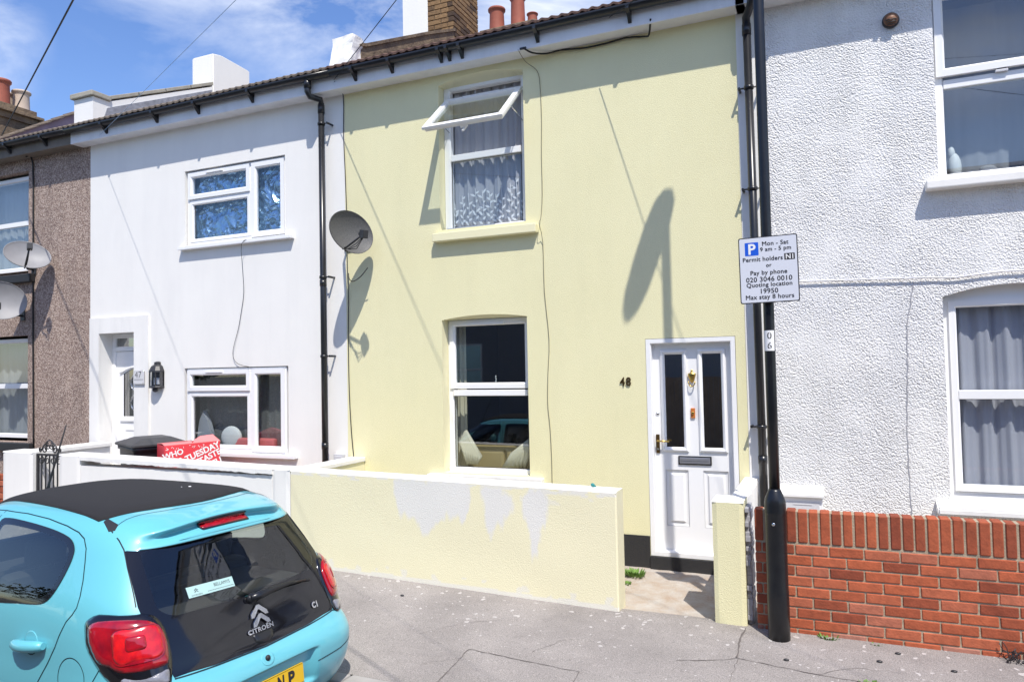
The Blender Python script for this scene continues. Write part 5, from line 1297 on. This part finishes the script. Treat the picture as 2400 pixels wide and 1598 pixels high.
def pin(lp,x,y):
    c=False;n=len(lp)
    for i in range(n):
        (x1,y1),(x2,y2)=lp[i],lp[(i+1)%n]
        if (y1>y)!=(y2>y) and x<(x2-x1)*(y-y1)/(y2-y1)+x1: c=not c
    return c
b=MB(); b.smooth=True
bv=[b.bm.verts.new(MC@v) for v in CV]
WINb=shrink(WIND,.03); SIb=shrink(SIDE,.05); SIFb=shrink(SIDEF,.05); CLb=shrink(CLEAR,-.025)
for f in CFc:
    c=sum((CV[i] for i in f),Vector())/4
    if c.z>.9:
        if c.x<.55 and pin(CLb,c.y,c.z): continue
        if abs(c.y)>.45 and c.x>.6 and (pin(SIb,c.x,c.z) or pin(SIFb,c.x,c.z)): continue
        if c.x>1.9 and pin(WINb,c.y,c.z): continue
    b.face([bv[i] for i in f])
bmesh.ops.remove_doubles(b.bm,verts=b.bm.verts[:],dist=.0004)
body=b.build('body',['car_paint','car_inside'],car,recalc=True)
so=body.modifiers.new('shell','SOLIDIFY'); so.thickness=.012; so.offset=-1; so.material_offset=1; so.material_offset_rim=1
# rear window: black printed border, then the glass
patch('window_border','gloss_black',[GLASS,CLEAR],'rear',.0045,step=.02)
rg=patch('rear_window','car_glass',[CLEAR],'rear',.0045,step=.025,depth=.002)
for md in ('left','right'):
    for lp,lc in ((SIDE,SIDEc),(SIDEF,SIDEFc)):
        patch('window_border','gloss_black',[lp,lc],md,.004,step=.025); patch('side_window','car_glass',[lc],md,.004,step=.03,depth=.002)
    seam(SIDE+[SIDE[0]],md,.007,.0034,'window_seal','rubber')
patch('window_border','gloss_black',[WIND,WINDc],'front',.003,step=.05); patch('windscreen','car_glass',[WINDc],'front',.0042,step=.08,depth=.002)
# fabric roof with its rail edge
RL=[(2.08,.40),(1.988,.428),(1.596,.455),(1.226,.483),(.89,.517),(.735,.535),(.705,.50),(.687,.465),(.655,.39),(.615,.30),(.58,.18),(.562,.08)]
ROOF=RL+[(.558,0)]+[(x,-y) for x,y in reversed(RL)]
ro=patch('fabric_roof','fabric_roof',[ROOF],'top',.004,dome=.012,rim=.10,step=.035)
b=MB(); b.smooth=True
for x,y in ((.95,-.22),(.98,-.18)):
    p,n=onbody('top',x,y,.017); b.sphere(MC@p,.012 if x<.96 else .005,(1,.7,.3),u=8,v=6)
b.build('bird_dropping','print_white',ro)
for s in (1,-1):
    q=[(.700,.528*s),(.712,.498*s),(.590,.512*s),(.570,.545*s),(.60,.562*s)]; patch('roof_trim','rubber',[q],'top',.003,step=.04)
# gaps
HS=[(.590,.520),(.598,.455),(.587,.381),(.545,.259),(.528,.13),(.522,0)]
seam(HS+[(x,-y) for x,y in reversed(HS[:-1])],'top',.005,.0016)
for s in (1,-1):
    seam([(s*.553,1.372),(s*.565,1.33),(s*.574,1.288),(s*.598,1.205),(s*.617,1.126),(s*.640,1.03)],'rear',.007,.0016)
    DOOR=[(1.66,1.402),(1.401,1.405),(1.153,1.396),(.937,1.377),(.806,1.356),(.732,1.330),(.680,1.287),(.640,1.222),(.595,1.14),(.567,1.071),(.561,1.02),(.58,.985),(.615,.947),(.655,.872),(.682,.811),(.737,.724),(.82,.615),(.90,.52),(.92,.35)]
    md='left' if s>0 else 'right'
    seam(DOOR,md,.006,.0016); seam([(1.66,1.402),(1.64,1.2),(1.655,.9),(1.68,.35)],md,.006,.0016); seam([(1.66,1.402),(1.95,1.385),(2.35,1.08),(2.55,.93)],md,.006,.0016); seam([(2.55,.93),(2.52,.35)],md,.006,.0016)
    # handle: cup and bar
    for hx in (.90,1.86):
        cup=[(hx-.035+.07*.5+.062*math.cos(a),.802+.062*math.sin(a)) for a in [2*math.pi*k/20 for k in range(20)]]
        patch('handle_cup','car_paint',[cup],md,.0016,dome=-.007,rim=.05,step=.015,depth=.004)
        seam(cup[10:]+[cup[0]],md,.004,.002)
        b=MB(); P=[]
        for k in range(9):
            t=k/8; p,n=onbody(md,hx+.145-.29*t,.782+.028*t-.004*math.sin(math.pi*t),.018+.022*math.sin(math.pi*t)); P.append(MC@p)
        b.tube(P,[.016,.026,.030,.031,.031,.031,.030,.028,.018],12); b.build('door_handle','car_paint',car)
    # side and bumper gaps
    seam([(.30,.79),(.333,.744),(.368,.687),(.42,.60)],md,.005,.0016)
FUEL=[(.535+.108*math.cos(a),.672+.108*math.sin(a)) for a in [2*math.pi*k/40 for k in range(40)]]
seam(FUEL+[FUEL[0]],'left',.0045,.0014,'fuel_flap')
seam([(-.80,.655),(-.62,.672),(-.575,.684),(-.333,.668),(0,.657),(.333,.668),(.575,.682)],'rear',.007,.0018)
seam([(-.345,.462),(-.555,.470),(-.74,.50),(-.80,.56)],'rear',.006,.0016); seam([(.345,.462),(.555,.470),(.74,.50)],'rear',.006,.0016)
# tail lamps wrapped round the corners
def shrink0(lp,k):
    cx=sum(p[0] for p in lp)/len(lp); cz=sum(p[1] for p in lp)/len(lp); return [(p[0]+(cx-p[0])*k,p[1]+(cz-p[1])*k) for p in lp]
LB=smooth_loop([(.874,.958),(.852,.981),(.802,1.003),(.70,1.000),(.621,.998),(.59,.998),(.546,.982),(.508,.944),(.479,.889),(.46,.83),(.447,.768),(.443,.70),(.46,.662),(.60,.660),(.69,.675),(.735,.701),(.786,.747),(.83,.800),(.862,.850),(.875,.924)],2)
LR=shrink0(smooth_loop([(.851,.940),(.824,.969),(.762,.981),(.655,.981),(.566,.966),(.516,.934),(.487,.891),(.466,.825),(.459,.770),(.472,.747),(.559,.742),(.64,.741),(.683,.747),(.725,.768),(.779,.782),(.813,.823),(.842,.880)],2),.05)
LI=round_poly([(.722,.934),(.525,.944),(.483,.793),(.692,.778)],.045)
LJ=round_poly([(.655,.900),(.575,.905),(.56,.842),(.645,.836)],.02)
LC=round_poly([(.66,.728),(.462,.733),(.455,.672),(.67,.680)],.012)
for md in ('diagL','diagR'):
    tl=patch('tail_lamp','gloss_black',[LB],md,.004,dome=.018,rim=.05,step=.02)
    patch('lens','lamp_red',[LR],md,.0225,dome=.010,rim=.035,step=.018,parent=tl,depth=.008)
    patch('inner_lens','lamp_red_bright',[LI],md,.0335,dome=.004,rim=.012,step=.016,parent=tl,depth=.006)
    seam(LI+[LI[0]],md,.006,.0375,'lens_rim','lamp_red',parent=tl)
    patch('inner_lens','lamp_red',[LJ],md,.0385,dome=.003,rim=.01,step=.012,parent=tl,depth=.004)
    patch('reversing_lens','lamp_clear',[LC],md,.0205,dome=.006,rim=.03,step=.02,parent=tl,depth=.008)
# high brake light in the hollow under the spoiler
BK=round_poly([(.168,1.366),(.168,1.324),(-.168,1.324),(-.168,1.366)],.012)
bl=patch('brake_light','gloss_black',[[(x*1.03,1.345+(z-1.345)*1.2) for x,z in BK]],'rear',.004,dome=.004,rim=.01,step=.015); patch('lens','lamp_red',[BK],'rear',.009,dome=.003,rim=.01,step=.012,parent=bl,depth=.004)
for k in range(5):
    c=-.12+.06*k; patch('lens','lamp_red',[round_poly([(c-.014,1.357),(c-.014,1.333),(c+.014,1.333),(c+.014,1.357)],.004)],'rear',.0128,step=.02,parent=bl,depth=.002)
# badge, lettering and sticker on the rear glass
def onrear(off): return lambda a,z:MC@onbody('rear',-a,z,off)[0]
def decal(name,VF,off,m,th=.004,parent=None):
    b=MB(); put2d(b,VF,onrear(off))
    if th:
        g=bmesh.ops.extrude_face_region(b.bm,geom=b.bm.faces[:]); bmesh.ops.translate(b.bm,vec=(th,0,0),verts=[v for v in g['geom'] if isinstance(v,bmesh.types.BMVert)])
    return b.build(name,m,parent or car)
for dz in (0,-.046):
    V2=[(-.062,.822+dz),(-.056,.842+dz),(-.006,.880+dz),(.012,.880+dz),(.056,.842+dz),(.062,.822+dz),(.040,.822+dz),(.004,.856+dz),(-.004,.856+dz),(-.040,.822+dz)]
    V2=[(x,z-.006) for x,z in V2]
    decal('chevron_badge',(V2,[(0,1,2,8,9),(2,3,7,8),(3,4,5,6,7)]),.012,'chrome',.008)
decal('badge_lettering',text2d('CITROËN',width=.185,height=.030,bold=.035,spacing=1.08,center=(-.012,.754)),.009,'chrome',.004)
decal('badge_lettering',text2d('C1',height=.036,bold=.05,center=(.425,.760)),.009,'chrome',.004)
b=MB(); st=[(-.387,1.064),(-.088,1.052),(-.091,1.0),(-.389,1.011)]
n=12; 
def stv(s,t): return (st[0][0]+(st[1][0]-st[0][0])*s, (st[0][1]*(1-t)+st[3][1]*t)*(1-s)+(st[1][1]*(1-t)+st[2][1]*t)*s)
for i in range(n): b.face([onrear(.0052)(*stv(i/n,0)),onrear(.0052)(*stv((i+1)/n,0)),onrear(.0052)(*stv((i+1)/n,1)),onrear(.0052)(*stv(i/n,1))])
stk=b.build('dealer_sticker','sticker',car,recalc=False)
b=MB(); ro_=-.04
put2d(b,text2d('BELLAMYS',width=.105,height=.016,center=(-.165,1.036),rot=ro_),onrear(.0062)); put2d(b,text2d('----------------',width=.17,height=.0022,center=(-.18,1.014),rot=ro_),onrear(.0062))
b.build('lettering','print_black',stk,recalc=False); b=MB(); put2d(b,text2d('CITROËN',width=.066,height=.007,center=(-.335,1.018),rot=ro_),onrear(.0062))
for dz in (0,.009):
    V2=[(-.347,1.030+dz),(-.333,1.040+dz),(-.319,1.030+dz),(-.324,1.030+dz),(-.333,1.036+dz),(-.342,1.030+dz)]; put2d(b,(V2,[(0,1,4,5),(1,2,3,4)]),onrear(.0062))
b.build('printed_logo','print_black',stk,recalc=False)
# hatch grip, button, wiper
HG=round_poly([(.075,.735),(.068,.690),(.03,.674),(-.03,.674),(-.068,.690),(-.075,.735)],.016); patch('hatch_grip','black_plastic',[HG],'rear',.004,dome=.010,rim=.02,step=.015)
p,n=onbody('rear',.03,.606,.002); b=MB(); b.smooth=True; b.sphere(MC@p,.017,(.8,1,1)); b.build('hatch_button','rubber',car)
BC=[(.03+.045*math.cos(a),.603+.034*math.sin(a)) for a in [2*math.pi*k/20 for k in range(20)]]; patch('button_cup','car_paint',[BC],'rear',.0015,dome=-.010,rim=.03,step=.012,depth=.003)
wp=[onbody('rear',a,z,o)[0] for a,z,o in ((.035,.912,.03),(-.03,.912,.034),(-.14,.918,.036),(-.27,.918,.034),(-.40,.905,.024))]
b=MB(); b.tube([MC@p for p in wp],[.017,.024,.017,.012,.006],10); b.smooth=True; b.sphere(MC@(onbody('rear',.01,.912,.012)[0]),.034,(.7,1.1,.9)); b.tube([MC@onbody('rear',-.01,.912,.0)[0],MC@onbody('rear',-.01,.912,.034)[0]],.022,12); wpo=b.build('wiper','black_plastic',car)
b=MB(); 
bl_=[onbody('rear',-.05-.40*t,.902+.018*math.sin(math.pi*t)-.004*t,.010)[0] for t in [k/8 for k in range(9)]]; b.tube([MC@p for p in bl_],.006,6); b.build('wiper_blade','rubber',wpo)
# number plate
b=MB(); xp=onbody('rear',0,.44,.0)[0].x-.014
pz=lambda a,z,o=0:MC@Vector((xp-o+(z-.432)*.10,a,z))
RP=round_poly([(-.24,.376),(.28,.376),(.28,.487),(-.24,.487)],.008); b.prism(RP,lambda a,z:pz(a,z,.004),lambda a,z:pz(a,z,-.004)); np_=b.build('number_plate','plate_yellow',car)
for s,a,w in (('L',.015,.046),('N',-.062,.050),('P',-.144,.050)):
    b=MB(); put2d(b,text2d(s,width=w,height=.079,bold=.045,center=(-a,.432)),lambda x,z:pz(-x,z,.0055)); b.build('letter','print_black',np_,recalc=False)
b=MB()
for a0,a1,z in ((-.235,.275,.4835),(-.235,.275,.3795)): b.face([pz(a0,z-.0009,.0052),pz(a1,z-.0009,.0052),pz(a1,z+.0009,.0052),pz(a0,z+.0009,.0052)])
b.build('plate_border','bronze',np_,recalc=False)
b=MB(); b.smooth=True; b.sphere(pz(-.103,.415,.004),.008,(.5,1,1),u=10,v=6); b.build('plate_screw','plate_yellow',np_)
# aerial at the front of the roof
p,n=onbody('top',2.28,.0,.0); b=MB(); b.tube([MC@p,MC@(p*.85+Vector((1.98,0,1.88))*.15),MC@Vector((1.98,0,1.88))],[.018,.009,.0045],8); b.build('aerial','rubber',car)
# wheels
for x in (.62,2.96):
    for s in (1,-1):
        b=MB(); MW=MC@Matrix.Translation((x,s*.70,.33))@Matrix.Rotation(R(90),4,'X')
        b.lathe([(.17,-.075),(.26,-.08),(.27,-.06),(.27,.06),(.26,.08),(.17,.075)],n=32,M=MW); wh=b.build('wheel','rubber',car)
        b=MB(); b.lathe([(.02,-.07),(.172,-.078),(.172,.078),(.02,.07)],n=24,M=MW); b.build('rim','chrome',wh)
        md='left' if s>0 else 'right'; AR=[(x+.31*math.cos(a),.33+.31*math.sin(a)) for a in [math.pi*k/16-.3 for k in range(17)]]+[(x-.29,.2),(x+.29,.2)]
# door mirrors, headlamps, grille
for s in (1,-1):
    md='left' if s>0 else 'right'; p,n=onbody(md,2.36,.97,.0); b=MB(); b.smooth=True; b.sphere(MC@(p+Vector((0,s*.11,.04))),.08,(.7,1.1,.85)); b.tube([MC@p,MC@(p+Vector((0,s*.09,.01)))],.02,8); b.build('door_mirror','car_paint',car)
    hl=[(s*a,z) for a,z in ((.50,.74),(.72,.80),(.70,.66),(.52,.64))]
    patch('headlamp','lamp_clear',[hl if s>0 else list(reversed(hl))],'front',.004,dome=.01,rim=.03,step=.03)
patch('grille','gloss_black',[round_poly([(.45,.56),(-.45,.56),(-.5,.40),(.5,.40)],.03)],'front',.003,step=.05)
# cabin
b=MB(); b.box(.40,2.6,-.70,.70,.30,.34,M=MC); b.build('cabin_floor','car_inside',car)
def seat(x,y,w,name='seat',zt=.98,lean=.16):
    b=MB(); b.box(x-.10,x+.42,y-w/2,y+w/2,.36,.54,M=MC,bev=.05); Ms=MC@Matrix.Translation((x,y,.5))@Matrix.Rotation(-lean,4,'Y'); b.box(-.11,.03,-w/2,w/2,0,zt-.5,M=Ms,bev=.05)
    for k in ((0,) if w<.7 else (-.33,.33)):
        b.box(-.085,-.005,k-.12,k+.12,zt-.47,zt-.30,M=Ms,bev=.035)
        for q in (-.05,.05): b.tube([Ms@Vector((-.045,k+q,zt-.52)),Ms@Vector((-.045,k+q,zt-.44))],.007,6)
    b.build(name,'car_seat',car)
seat(.98,0,1.18,'rear_seat',.97); seat(1.75,.34,.50,'front_seat',1.02); seat(1.75,-.34,.50,'front_seat',1.02)
b=MB(); b.box(.30,.86,-.56,.56,.875,.895,M=MC,bev=.006); b.build('parcel_shelf','car_seat',car)
b=MB(); b.box(2.25,2.55,-.62,.62,.72,.90,M=MC,bev=.04); b.build('dashboard','car_inside',car)
b=MB(); ring=[(2.12+.05*math.sin(a),-.34+.17*math.cos(a),.88+.16*math.sin(a)) for a in [2*math.pi*k/24 for k in range(25)]]; b.tube([MC@Vector(p) for p in ring],.014,8); b.build('steering_wheel','car_inside',car)
